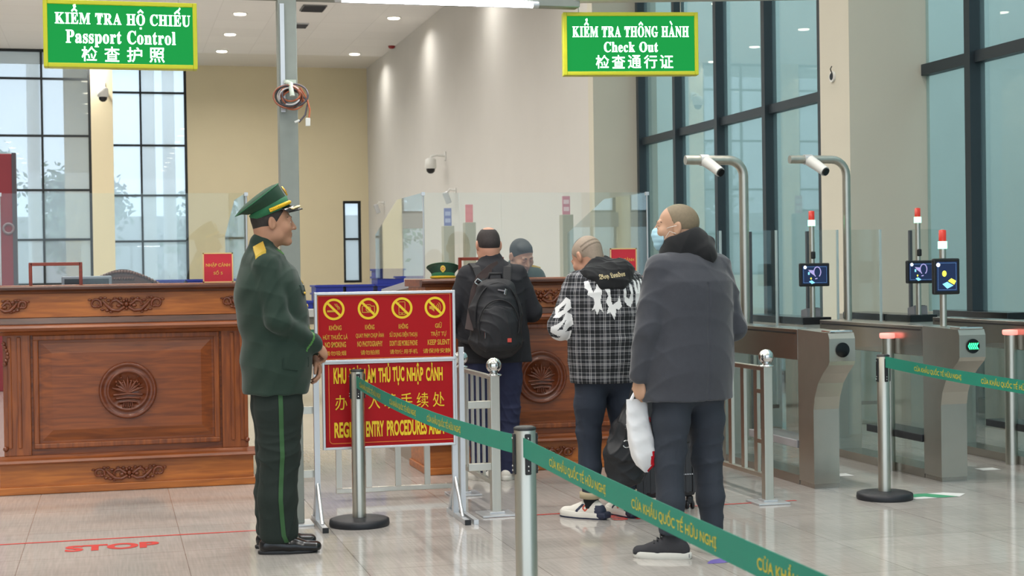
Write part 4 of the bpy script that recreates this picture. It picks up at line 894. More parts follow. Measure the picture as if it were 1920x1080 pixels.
# ------------------------------------------------------------------ smooth solid bodies (blended tapered limbs, meshed on a fine grid)
V3 = lambda *a: np.array(a, float)
def rotm(rx=0, ry=0, rz=0): return np.array(Euler((rx, ry, rz)).to_matrix())
class Solid:
    def __init__(s): s.ops = []
    def _p(s, kind, lo, hi, k, *a): s.ops.append((kind, np.array(lo), np.array(hi), k, a)); return s
    def cone(s, a, b, ra, rb, k=0.02, op='+'):
        a, b = V3(*a), V3(*b); m = max(ra, rb); return s._p('cone' + op, np.minimum(a, b) - m, np.maximum(a, b) + m, k, a, b, ra, rb)
    def chain(s, pts, rs, k=0.02):
        for i in range(len(pts) - 1): s.cone(pts[i], pts[i + 1], rs[i], rs[i + 1], k)
        return s
    def oval(s, a, b, u, ra, rb, k=0.02):
        """tapered limb with an elliptical section: ra=(along u, across u)"""
        a, b, u = V3(*a), V3(*b), V3(*u); m = max(*ra, *rb); return s._p('oval+', np.minimum(a, b) - m, np.maximum(a, b) + m, k, a, b, u, ra, rb)
    def loft(s, pts, rs, u=(1, 0, 0), k=0.03):
        for i in range(len(pts) - 1): s.oval(pts[i], pts[i + 1], u, rs[i], rs[i + 1], k)
        return s
    def ell(s, c, r, rot=None, k=0.02, op='+'):
        c = V3(*c); m = max(r); return s._p('ell' + op, c - m, c + m, k, c, V3(*r), rot)
    def box(s, c, h, r=0.01, rot=None, k=0.01, op='+'):
        c = V3(*c); m = float(np.linalg.norm(h)) + r; return s._p('box' + op, c - m, c + m, k, c, V3(*h), r, rot)
    def cut(s, n, d, lo=(-9, -9, -9), hi=(9, 9, 9)):
        """keep n.p < d inside the given bounds"""
        return s._p('cut', lo, hi, 0.0, V3(*n), d)
    def warp(s, fn, lo=(-9, -9, -9), hi=(9, 9, 9)): return s._p('warp', lo, hi, 0.0, fn)
    def xf(s, fn):
        """transform all points given so far by a rigid map fn(p) -> p, rotation R"""
        raise NotImplementedError
    def grid(s, res, pad=0.02):
        lo = np.min([o[1] for o in s.ops if o[0][-1] == '+'], axis=0) - pad; hi = np.max([o[2] for o in s.ops if o[0][-1] == '+'], axis=0) + pad
        n = np.ceil((hi - lo) / res).astype(int) + 1; D = np.full(n, 0.2, np.float32)
        ax = [lo[i] + res * np.arange(n[i]) for i in range(3)]
        for kind, a, b, k, args in s.ops:
            mg = k + 4 * res if kind not in ('cut', 'warp') else 0.0
            sl = []
            for i in range(3):
                i0 = max(0, int(math.floor((a[i] - mg - lo[i]) / res))); i1 = min(n[i], int(math.ceil((b[i] + mg - lo[i]) / res)) + 1); sl.append(slice(i0, max(i0, i1)))
            x = ax[0][sl[0]][:, None, None]; y = ax[1][sl[1]][None, :, None]; z = ax[2][sl[2]][None, None, :]
            if 0 in (x.size, y.size, z.size): continue
            sl = tuple(sl); old = D[sl]; t = kind[:-1] if kind[-1] in '+-' else kind
            if t == 'cut':
                d, = args[1:]; nn = args[0]; D[sl] = np.maximum(old, nn[0] * x + nn[1] * y + nn[2] * z - d); continue
            if t == 'warp': D[sl] = old + args[0](x, y, z); continue
            if t == 'cone':
                p, q, ra, rb = args; w = q - p; L2 = max(1e-9, w @ w); tt = np.clip(((x - p[0]) * w[0] + (y - p[1]) * w[1] + (z - p[2]) * w[2]) / L2, 0, 1)
                d = np.sqrt((x - p[0] - tt * w[0]) ** 2 + (y - p[1] - tt * w[1]) ** 2 + (z - p[2] - tt * w[2]) ** 2) - (ra + tt * (rb - ra))
            elif t == 'oval':
                p, q, u, ra, rb = args; w = q - p; L = max(1e-6, np.linalg.norm(w)); wh = w / L; u = u - wh * (u @ wh); u /= np.linalg.norm(u); v = np.cross(wh, u)
                dx, dy, dz = x - p[0], y - p[1], z - p[2]; h = dx * wh[0] + dy * wh[1] + dz * wh[2]; tt = np.clip(h / L, 0, 1)
                cu = dx * u[0] + dy * u[1] + dz * u[2]; cv = dx * v[0] + dy * v[1] + dz * v[2]; e = h - tt * L
                Ru = ra[0] + tt * (rb[0] - ra[0]); Rv = ra[1] + tt * (rb[1] - ra[1]); Rw = np.minimum(Ru, Rv)
                k0 = np.sqrt((cu / Ru) ** 2 + (cv / Rv) ** 2 + (e / Rw) ** 2); k1 = np.sqrt((cu / Ru ** 2) ** 2 + (cv / Rv ** 2) ** 2 + (e / Rw ** 2) ** 2) + 1e-6
                d = k0 * (k0 - 1) / k1
            elif t == 'ell':
                c, r, R = args; dx, dy, dz = x - c[0], y - c[1], z - c[2]
                if R is not None: dx, dy, dz = [R[0, i] * dx + R[1, i] * dy + R[2, i] * dz for i in range(3)]
                k0 = np.sqrt((dx / r[0]) ** 2 + (dy / r[1]) ** 2 + (dz / r[2]) ** 2); k1 = np.sqrt((dx / r[0] ** 2) ** 2 + (dy / r[1] ** 2) ** 2 + (dz / r[2] ** 2) ** 2) + 1e-6
                d = k0 * (k0 - 1) / k1
            else:
                c, h, r, R = args; dx, dy, dz = x - c[0], y - c[1], z - c[2]
                if R is not None: dx, dy, dz = [R[0, i] * dx + R[1, i] * dy + R[2, i] * dz for i in range(3)]
                qx, qy, qz = np.abs(dx) - h[0] + r, np.abs(dy) - h[1] + r, np.abs(dz) - h[2] + r
                d = np.sqrt(np.maximum(qx, 0) ** 2 + np.maximum(qy, 0) ** 2 + np.maximum(qz, 0) ** 2) + np.minimum(np.maximum(qx, np.maximum(qy, qz)), 0) - r
            d = np.broadcast_to(d, old.shape)
            if kind[-1] == '+':
                hh = np.clip(0.5 + 0.5 * (old - d) / k, 0, 1) if k > 0 else (d < old)
                D[sl] = old + (d - old) * hh - k * hh * (1 - hh)
            else:
                hh = np.clip(0.5 - 0.5 * (old + d) / k, 0, 1); D[sl] = old + (-d - old) * hh + k * hh * (1 - hh)
        return D, lo, res
def surf(D, lo, res):
    D = np.pad(D, 1, constant_values=0.2); lo = np.array(lo) - res; I = D < 0; n = np.array(D.shape) - 1
    c = [(i, j, k) for i in (0, 1) for j in (0, 1) for k in (0, 1)]
    sub = lambda A, o: A[o[0]:o[0] + n[0], o[1]:o[1] + n[1], o[2]:o[2] + n[2]]
    s = np.zeros(n, np.int8)
    for o in c: s += sub(I, o)
    act = (s > 0) & (s < 8); idx = np.full(n, -1, np.int64); ii = np.argwhere(act); idx[act] = np.arange(len(ii))
    P = np.zeros((len(ii), 3)); cnt = np.zeros(len(ii))
    for a in c:
        for ax_ in range(3):
            if a[ax_]: continue
            b = list(a); b[ax_] = 1; da = D[ii[:, 0] + a[0], ii[:, 1] + a[1], ii[:, 2] + a[2]]; db = D[ii[:, 0] + b[0], ii[:, 1] + b[1], ii[:, 2] + b[2]]
            m_ = (da < 0) != (db < 0); t = np.where(m_, da / np.where(m_, da - db, 1), 0); q = np.tile(np.array(a, float), (len(ii), 1)); q[:, ax_] += t
            P[m_] += q[m_]; cnt[m_] += 1
    V = lo + res * (ii + P / cnt[:, None]); F = []
    for ax_ in range(3):
        u, v = (ax_ + 1) % 3, (ax_ + 2) % 3; sl0 = [slice(None)] * 3; sl1 = [slice(None)] * 3; sl0[ax_] = slice(0, -1); sl1[ax_] = slice(1, None)
        A = I[tuple(sl0)]; B = I[tuple(sl1)]; e = np.argwhere(A != B); ok = (e[:, u] > 0) & (e[:, v] > 0) & (e[:, u] < n[u]) & (e[:, v] < n[v]); e = e[ok]
        fl = A[e[:, 0], e[:, 1], e[:, 2]]
        def at_(du, dv): q = e.copy(); q[:, u] -= du; q[:, v] -= dv; return idx[q[:, 0], q[:, 1], q[:, 2]]
        f = np.stack([at_(1, 1), at_(0, 1), at_(0, 0), at_(1, 0)], 1); f[~fl] = f[~fl][:, ::-1]; F.append(f)
    return V, np.concatenate(F)
def mesh_np(name, V, F, mats, parent=None, paint=None, flat=False):
    me = bpy.data.meshes.new(name); me.vertices.add(len(V)); me.vertices.foreach_set('co', np.asarray(V, np.float32).ravel())
    me.loops.add(F.size); me.loops.foreach_set('vertex_index', F.ravel().astype(np.int32)); me.polygons.add(len(F))
    me.polygons.foreach_set('loop_start', (np.arange(len(F)) * F.shape[1]).astype(np.int32)); me.polygons.foreach_set('loop_total', np.full(len(F), F.shape[1], np.int32))
    for mt in (mats if isinstance(mats, (list, tuple)) else [mats]): me.materials.append(mt)
    if paint is not None:
        C = V[F].mean(1); N = np.cross(V[F[:, 2]] - V[F[:, 0]], V[F[:, 3]] - V[F[:, 1]]); N /= np.linalg.norm(N, axis=1)[:, None] + 1e-12
        me.polygons.foreach_set('material_index', paint(C[:, 0], C[:, 1], C[:, 2], N).astype(np.int32))
    me.update(calc_edges=True); me.validate()
    me.polygons.foreach_set('use_smooth', np.full(len(me.polygons), not flat))
    o = bpy.data.objects.new(name, me); COL.objects.link(o)
    if parent is not None: o.parent = parent
    return o
def solid(name, S, res, mats, parent=None, paint=None):
    V, F = surf(*S.grid(res)); o = mesh_np(name, V, F, mats, parent, paint); o['_np'] = 0; del o['_np']; BV[name] = (V, F); LAST['bvh'] = (V, F); return o
BV = {}; LAST = {}
def bvh_last():
    V, F = LAST['bvh']; return BVHTree.FromPolygons([tuple(p) for p in V], [tuple(f) for f in F])
def wrap(geo, tree, fn, direction, off=0.002):
    """lay 2-D print on a surface: fn(u,v) start point, ray along direction"""
    v, f = geo; out = []; bad = set(); d = Vector(direction)
    for i, (a, b) in enumerate(v):
        p = Vector(fn(a, b)); h = tree.ray_cast(p, d)
        if h[0] is None: bad.add(i); out.append(p)
        else: out.append(h[0] - d * off)
    return [tuple(p) for p in out], [q for q in f if not any(i in bad for i in q)]
def subdiv2d(geo, n=1):
    return geo
def folds(amp, f1, f2, ph=0.0):
    return lambda x, y, z: amp * (np.sin(f1 * z + f2 * x + ph + 2 * np.sin(f2 * 0.7 * x + 3 * y)) * np.sin(f2 * 1.3 * x - f1 * 0.3 * z + 2.1 * y + ph) )

def wrinkle(amp, f=40, seed=0, z0=None, w=0.1):
    """cloth creases: soft waves plus a few sharp slanting ridges"""
    r = np.random.RandomState(seed); K = [(r.randn() * .6, r.randn() * .6, (.6 + .5 * r.rand()) * (1 if r.rand() < .5 else -1), r.rand() * 6.3, f * (.5 + .8 * r.rand())) for _ in range(6)]
    def fn(x, y, z):
        a = 0.0
        for i, (kx, ky, kz, p, q) in enumerate(K):
            s_ = np.sin(q * (kx * x + ky * y + kz * z) + p + 1.5 * np.sin(0.35 * q * (kz * x - kx * z + .5 * y) + p))
            m_ = np.clip(0.5 + np.sin(0.22 * q * (x * kz + y * .7 - z * kx) + 2 * p), 0, 1)
            a = a + (0.35 * s_ if i < 2 else -m_ * (1 - np.abs(s_)) ** 2.2 * 1.5)
        a = amp * 0.75 * (a + 0.62)
        if z0 is not None:
            e = 0.3
            for c in z0: e = e + np.exp(-((z - c) / w) ** 2)
            a = a * np.minimum(e, 1.2)
        return a
    return fn
def side_strip(name, pts, w, tree, x0, dx, mt, parent, off=0.003):
    """narrow band down the outside of a leg; pts (y, z), rays along x"""
    rs = []
    for y, z in pts:
        r = []
        for q in (-w / 2, 0, w / 2):
            h = tree.ray_cast(Vector((x0, y + q, z)), Vector((dx, 0, 0))); p = h[0] if h[0] is not None else Vector((x0 + dx * .3, y + q, z)); r.append((p.x - dx * off, p.y, p.z))
        rs.append(r)
    return MB().rings(rs, False, False).build(name, mt, parent, recalc=False)
# ------------------------------------------------------------------ anatomy
class Fig:
    """collects body primitives placed through rigid frames"""
    pass
def head_prims(S, c, R, sc=1.0, lid=0.0082):
    """head solid: c centre, R 3x3 rotation (columns right, forward, up)"""
    P = lambda x, y, z: tuple(V3(*c) + R @ (V3(x, y, z) * sc))
    E = lambda x, y, z, rx, ry, rz, k, op='+', r2=None: S.ell(P(x, y, z), (rx * sc, ry * sc, rz * sc), R if r2 is None else R @ r2, k, op)
    E(0, -0.012, 0.030, 0.076, 0.097, 0.088, 0.02)
    E(0, 0.026, -0.038, 0.061, 0.066, 0.076, 0.03)
    E(0, -0.045, -0.03, 0.055, 0.05, 0.06, 0.03)
    E(0, 0.070, -0.098, 0.024, 0.022, 0.020, 0.025)
    for s in (-1, 1):
        E(s * 0.046, 0.012, -0.066, 0.020, 0.030, 0.026, 0.025); E(s * 0.040, 0.062, -0.026, 0.024, 0.022, 0.024, 0.025)
    S.cone(P(-0.034, 0.082, 0.022), P(0.034, 0.082, 0.022), 0.011 * sc, 0.011 * sc, 0.014)
    for s in (-1, 1): E(s * 0.031, 0.098, 0.004, 0.016, 0.013, 0.011, 0.010, '-')
    for s in (-1, 1): E(s * 0.031, 0.0815, lid, 0.0150, 0.0118, 0.0068, 0.005); E(s * 0.031, 0.0800, -0.0048, 0.0140, 0.0115, 0.0050, 0.005)
    S.cone(P(0, 0.088, 0.012), P(0, 0.108, -0.028), 0.008 * sc, 0.0115 * sc, 0.010)
    for s in (-1, 1): E(s * 0.012, 0.097, -0.032, 0.0085, 0.010, 0.008, 0.006)
    E(0, 0.087, -0.057, 0.022, 0.009, 0.0060, 0.008); E(0, 0.0855, -0.069, 0.019, 0.009, 0.0068, 0.008)
    E(0, 0.0975, -0.063, 0.023, 0.006, 0.0016, 0.003, '-')
    for s in (-1, 1):
        r2 = rotm(0.12, 0, s * 0.35)
        E(s * 0.078, -0.012, -0.004, 0.009, 0.020, 0.032, 0.008, '+', r2)
        E(s * 0.087, -0.006, -0.002, 0.006, 0.010, 0.019, 0.005, '-', r2)
    return P
def eyes(name_parent, P, R, sc=1.0):
    for s in (-1, 1):
        mb = MB(); c = P(s * 0.031, 0.0805, 0.002)
        f_ = R @ V3(0, 1, 0)
        mb.sphere(c, 0.0104 * sc, 14); mb.sphere(tuple(V3(*c) + f_ * 0.0056 * sc), 0.0058 * sc, 10, mi=1)
        mb.build('eye', [mat('eye_white', (214, 206, 198), 0.3), mat('iris_dark', (34, 24, 20), 0.2)], name_parent)
        a = [P(s * (0.012 + 0.009 * i), 0.094 - 0.0018 * i * i * 0.9, 0.0245 + 0.003 * math.sin(math.pi * i / 4)) for i in range(5)]
        MB().tube(a, [0.0022 * sc, 0.0034 * sc, 0.0036 * sc, 0.003 * sc, 0.0014 * sc], 8).build('eyebrow', mat('brow_hair', (34, 28, 26), 0.8), name_parent)
def skin_paint(P, R, sc=1.0):
    c = np.array(P(0, 0, 0)); Ri = np.array(R).T / sc
    def fn(x, y, z, N):
        q = np.stack([x - c[0], y - c[1], z - c[2]], 1) @ Ri.T
        lip = (np.abs(q[:, 0]) < 0.022 - 1.2 * np.abs(q[:, 2] + 0.063)) & (np.abs(q[:, 2] + 0.063) < 0.0125) & (q[:, 1] > 0.083)
        return lip.astype(int)
    return fn
def hand_prims(S, w, d, n, side, curl=0.5, sc=1.0, spread=0.1):
    """hand at wrist w, pointing d, back of hand towards n; side=+1 thumb to cross(d,n)"""
    d = V3(*d); d /= np.linalg.norm(d); n = V3(*n); n = n - d * (n @ d); n /= np.linalg.norm(n); t = np.cross(d, n) * side
    w = V3(*w); R = np.stack([t, d, n], 1)
    S.ell(w + d * 0.045 * sc, (0.040 * sc, 0.052 * sc, 0.016 * sc), R, 0.012); S.ell(w + d * 0.06 * sc, (0.039 * sc, 0.032 * sc, 0.0135 * sc), R, 0.01)
    for i, (o, l) in enumerate(((0.029, 0.074), (0.010, 0.082), (-0.010, 0.077), (-0.028, 0.060))):
        p = w + d * (0.082 - 0.004 * abs(i - 1)) * sc + t * o * sc; a = 0.15; dirv = d + t * spread * o * 10 * 0.3
        for j, (f, r0, r1) in enumerate(((0.45, 0.0088, 0.0080), (0.32, 0.0080, 0.0072), (0.25, 0.0072, 0.0060))):
            a += curl * (0.75, 0.95, 0.6)[j] * (1 + 0.08 * i); v = dirv * math.cos(a) - n * math.sin(a); v /= np.linalg.norm(v)
            q = p + v * l * f * sc; S.cone(p, q, r0 * sc, r1 * sc, 0.004); p = q
    p = w + d * 0.022 * sc + t * 0.026 * sc; dv = d * 0.72 + t * 0.62 - n * 0.3; dv /= np.linalg.norm(dv)
    q = p + dv * 0.042 * sc; S.cone(p, q, 0.0135 * sc, 0.0105 * sc, 0.012); dv2 = d * 0.9 + t * (0.25 - 0.4 * curl) - n * (0.3 + 0.4 * curl); dv2 /= np.linalg.norm(dv2)
    q2 = q + dv2 * 0.032 * sc; S.cone(q, q2, 0.0102 * sc, 0.0092 * sc, 0.004); S.cone(q2, q2 + dv2 * 0.022 * sc, 0.0092 * sc, 0.0072 * sc, 0.004)
def shoe(S, ank, yaw, L=0.28, w=0.046, hi=0.0, toe=0.028):
    """shoe solid standing on z=0; ankle point ank, toe towards yaw (0 = +y)"""
    R = rotm(0, 0, yaw); a = V3(ank[0], ank[1], 0)
    P = lambda x, y, z: tuple(a + R @ V3(x, y, z))
    S.oval(P(0, -0.055, 0.042), P(0, 0.06, 0.040), R @ V3(1, 0, 0), (w * 0.80, 0.042), (w, 0.036), 0.02)
    S.oval(P(0, 0.06, 0.036), P(0.004, L - 0.115, toe), R @ V3(1, 0, 0), (w, 0.034), (w * 0.86, toe), 0.02)
    S.oval(P(0, -0.02, 0.06), P(0, 0.005, 0.10 + hi), R @ V3(1, 0, 0), (w * 0.8, 0.05), (w * 0.78, 0.046), 0.02)
    S.oval(P(0, 0.02, 0.075), P(0, 0.10, 0.045), R @ V3(1, 0, 0), (w * 0.7, 0.03), (w * 0.75, 0.025), 0.02)
    S.cut((0, 0, -1), -0.013)
    return P
def sole_mesh(name, mt, parent, ank, yaw, L, w, h, paint=None):
    R = rotm(0, 0, yaw); a = V3(ank[0], ank[1], 0); out = []
    for i in range(40):
        th = 2 * math.pi * i / 40; c, s_ = math.cos(th), math.sin(th)
        y = (L / 2) * (abs(s_) ** 0.75) * (1 if s_ > 0 else -1) + L / 2 - 0.10; wd = w * (abs(c) ** 0.8) * (1 if c > 0 else -1) * (1.0 if y > 0.02 else 0.86)
        out.append((wd, y))
    rs = []
    for z, k in ((0.0, 0.97), (0.004, 1.0), (h, 1.0), (h + 0.004, 0.95)):
        rs.append([tuple(a + R @ V3(x * k, (y - 0.04) * k + 0.04, z)) for x, y in out])
    return MB().rings(rs, True, True).build(name, mt, parent)
# ------------------------------------------------------------------ people
SK = lambda n, c: mat('skin_' + n, c, 0.55, var=(18, 0.06), spec=0.35)
LIP = mat('lips', (150, 100, 86), 0.5)
def limb_paint(*a): return None
def place(o, x, y, yaw, lab, cat='person'):
    o.location = (x, y, 0); o.rotation_euler = (0, 0, yaw); props(o, lab, cat); return o

# ================= officer, standing in profile (facing local +y)
M_uni = mat('uniform_green', (25, 47, 37), 0.85, bump=(260, 0.25), var=(5, 0.10), sheen=0.15)
M_uniT = mat('uniform_trouser_green', (19, 32, 27), 0.85, bump=(260, 0.2), var=(5, 0.10))
M_unitrim = mat('uniform_trim_green', (74, 128, 58), 0.6)
M_uniGold = mat('uniform_gold', (214, 176, 70), 0.35, 0.5); M_leather = mat('black_leather', (16, 16, 18), 0.18)
HR = rotm(math.radians(2), 0, 0); HC = (0.0, 0.0, 1.662)
B = Solid(); PO = head_prims(B, HC, HR, 1.0)
B.cone((0, -0.055, 1.47), (0, -0.028, 1.60), 0.060, 0.056, 0.03)
B.loft([(0, 0.0, 0.96), (0, 0.01, 1.10), (0, -0.03, 1.28), (0, -0.05, 1.44)], [(.14, .10), (.125, .10), (.15, .11), (.12, .075)], k=.05)
ARM_R = [(0.168, -0.05, 1.43), (0.225, -0.005, 1.17), (0.055, 0.205, 1.035)]
ARM_L = [(-0.168, -0.05, 1.43), (-0.225, 0.01, 1.17), (-0.06, 0.20, 0.975)]
B.chain(ARM_R, [.036, .034, .028], .03); B.chain(ARM_L, [.036, .034, .028], .03)
hand_prims(B, (0.055, 0.205, 1.035), (-0.62, 0.62, -0.52), (0.45, 0.75, 0.5), -1, 0.75, 1.02)
hand_prims(B, (-0.06, 0.20, 0.975), (0.35, 0.35, -0.85), (-0.1, 0.95, 0.3), 1, 0.5, 1.02)
for s, yy in ((1, 0.0), (-1, 0.0)):
    B.chain([(s * .085, 0, .95), (s * .09, .005, .52), (s * .09, -.01, .10)], [.085, .055, .04], .04)
officer = solid('person', B, 0.0036, [SK('officer', (178, 132, 106)), LIP], None, skin_paint(PO, HR)); eyes(officer, PO, HR)
# hair
H = Solid(); H.ell(PO(0, -0.014, 0.030), (0.0785, 0.0985, 0.089), HR, 0.01); H.ell(PO(0, -0.045, -0.03), (0.058, 0.053, 0.064), HR, 0.02)
q0 = PO(0, 0.068, 0.02); n0 = HR @ V3(0, 0.80, -0.58); H.cut(n0, float(n0 @ V3(*q0)) - 0.034)
solid('hair', H, 0.005, mat('hair_black', (44, 38, 35), 0.75, var=(70, 0.4)), officer)
# jacket
J = Solid()
J.loft([(0, 0.0, 0.815), (0, 0.008, 0.95), (0, 0.012, 1.07), (0, -0.012, 1.22), (0, -0.032, 1.35), (0, -0.052, 1.46)], [(.205, .163), (.195, .158), (.182, .150), (.200, .155), (.205, .145), (.150, .092)], k=.09)
J.oval((-0.13, -0.055, 1.475), (0.13, -0.055, 1.475), (0, 1, 0), (.068, .05), (.068, .05), .04)
J.cone((0, -0.062, 1.47), (0, -0.052, 1.552), 0.088, 0.070, 0.03)
for A in (ARM_R, ARM_L):
    s = 1 if A[0][0] > 0 else -1
    el = A[1]; wr = V3(*A[2]); fo = V3(*el) + (wr - V3(*el)) * 0.93
    J.oval((s * .160, -.052, 1.445), el, (0, 1, 0), (.068, .067), (.062, .057), .016); J.cone(el, tuple(fo), .058, .050, .02)
J.cut((0, 0, -1), -0.80)
wk0 = wrinkle(.0036, 22, 21)
def fo_(x, y, z): return wk0(x, y, z) + 0.3 *  0.0035 * np.sin(46 * z + 22 * y + 9 * np.abs(x)) * np.exp(-((z - 1.12) / 0.18) ** 2) + 0.0025 * np.sin(60 * (y - 0.6 * z))
J.warp(fo_)
def pj(x, y, z, N):
    m = np.zeros(len(x), int)
    for A in (ARM_R, ARM_L):
        e, w = V3(*A[1]), V3(*A[2]); d = w - e; L = np.linalg.norm(d); t = ((x - e[0]) * d[0] + (y - e[1]) * d[1] + (z - e[2]) * d[2]) / L
        r = np.sqrt((x - e[0] - d[0] * t / L) ** 2 + (y - e[1] - d[1] * t / L) ** 2 + (z - e[2] - d[2] * t / L) ** 2)
        m[(r < .075) & (t > L * 0.70) & (t < L * 0.70 + 0.012)] = 1
        m[(r < .075) & (t > L * 0.93 + 0.02)] = 0
    m[(z > 1.535) & (z < 1.545) & (np.abs(x) < .1)] = 0
    return m
jacket = solid('uniform_jacket', J, 0.0055, [M_uni, M_unitrim], officer, pj); tj = bvh_last()
# pocket flaps, buttons, epaulettes
def stamp(name, pts, origin, u, v, d, mt, parent, tree, off=0.004):
    mb = MB(); n = len(pts); o = V3(*origin); ring = []
    for a, b in pts:
        p = o + V3(*u) * a + V3(*v) * b; h = tree.ray_cast(Vector(p), Vector(d)); q = V3(*h[0]) if h[0] is not None else p + V3(*d) * 0.2
        ring.append((tuple(q + V3(*d) * 0.004), tuple(q - V3(*d) * off)))
    mb.geo([r[0] for r in ring] + [r[1] for r in ring], [tuple(range(n, 2 * n))] + [(i, (i + 1) % n, n + (i + 1) % n, n + i) for i in range(n)])
    return mb.build(name, mt, parent)
M_uniD = mat('uniform_flap', (22, 43, 34), 0.85)
stamp('pocket_flap', [(-.07, 0), (.07, 0), (.07, -.05), (0, -.062), (-.07, -.05)], (0.5, 0.085, 0.985), (0, 1, 0), (0, 0, 1), (-1, 0, 0), M_uniD, officer, tj, .006)
stamp('pocket_flap', [(-.035, 0), (.035, 0), (.035, -.04), (0, -.05), (-.035, -.04)], (0.10, 0.5, 1.345), (1, 0, 0), (0, 0, 1), (0, -1, 0), M_uniD, officer, tj, .006)
stamp('pocket_flap', [(-.035, 0), (.035, 0), (.035, -.04), (0, -.05), (-.035, -.04)], (-0.10, 0.5, 1.345), (1, 0, 0), (0, 0, 1), (0, -1, 0), M_uniD, officer, tj, .006)
for z in (1.36, 1.24, 1.12, 1.0): stamp('button', [(.009 * math.cos(k * math.pi / 5), .009 * math.sin(k * math.pi / 5)) for k in range(10)], (0, 0.5, z), (1, 0, 0), (0, 0, 1), (0, -1, 0), M_uniGold, officer, tj, .005)
stamp('button', [(.007 * math.cos(k * math.pi / 5), .007 * math.sin(k * math.pi / 5)) for k in range(10)], (0.10, 0.5, 1.305), (1, 0, 0), (0, 0, 1), (0, -1, 0), M_uniGold, officer, tj, .010)
for s in (-1, 1):
    ep = stamp('epaulette', [(s * .075, -.028), (s * .185, -.026), (s * .19, .0), (s * .185, .026), (s * .075, .022)][::s], (0, -0.080, 1.7), (1, 0, 0), (0, 1, 0), (0, 0, -1), M_uniGold, officer, tj, .016)
    stamp('collar_tab', [(s * .02, -.012), (s * .06, -.012), (s * .06, .012), (s * .02, .012)][::s], (0, 0.5, 1.515), (1, 0, 0), (0, 0, 1), (0, -1, 0), M_unitrim, officer, tj, .005)
# trousers
T = Solid()
for s in (-1, 1):
    T.loft([(s * .082, .0, .93), (s * .088, .004, .72), (s * .092, .008, .50), (s * .092, -.008, .28), (s * .092, -.004, .10)], [(.105, .130), (.098, .118), (.086, .100), (.083, .095), (.078, .098)], k=.03)
T.loft([(0, 0, .90), (0, 0, .98)], [(.17, .13), (.16, .12)], k=.05)
T.warp(wrinkle(.0048, 30, 3, (.14, .50), .10))
T.cut((0, 0, -1), -0.055)
tro = solid('trousers', T, 0.006, M_uniT, officer); tt_ = bvh_last()
for sg in (-1, 1): side_strip('side_stripe', [(float(np.interp(z, [0.05, .1, .28, .5, .72, .9], [.034, .012, -.002, .010, .006, .004])), z) for z in np.arange(.062, .86, .012)], .022, tt_, sg * .5, -sg, mat('stripe_green', (44, 84, 44), 0.7), tro)
for s, yy in ((1, -0.01), (-1, -0.01)):
    S = Solid(); shoe(S, (s * .092, yy), -s * 0.10, 0.305, 0.050); so = solid('shoe', S, 0.0045, M_leather, officer)
    sole_mesh('sole', M_black, so, (s * .092, yy), -s * 0.10, 0.298, 0.043, 0.016)
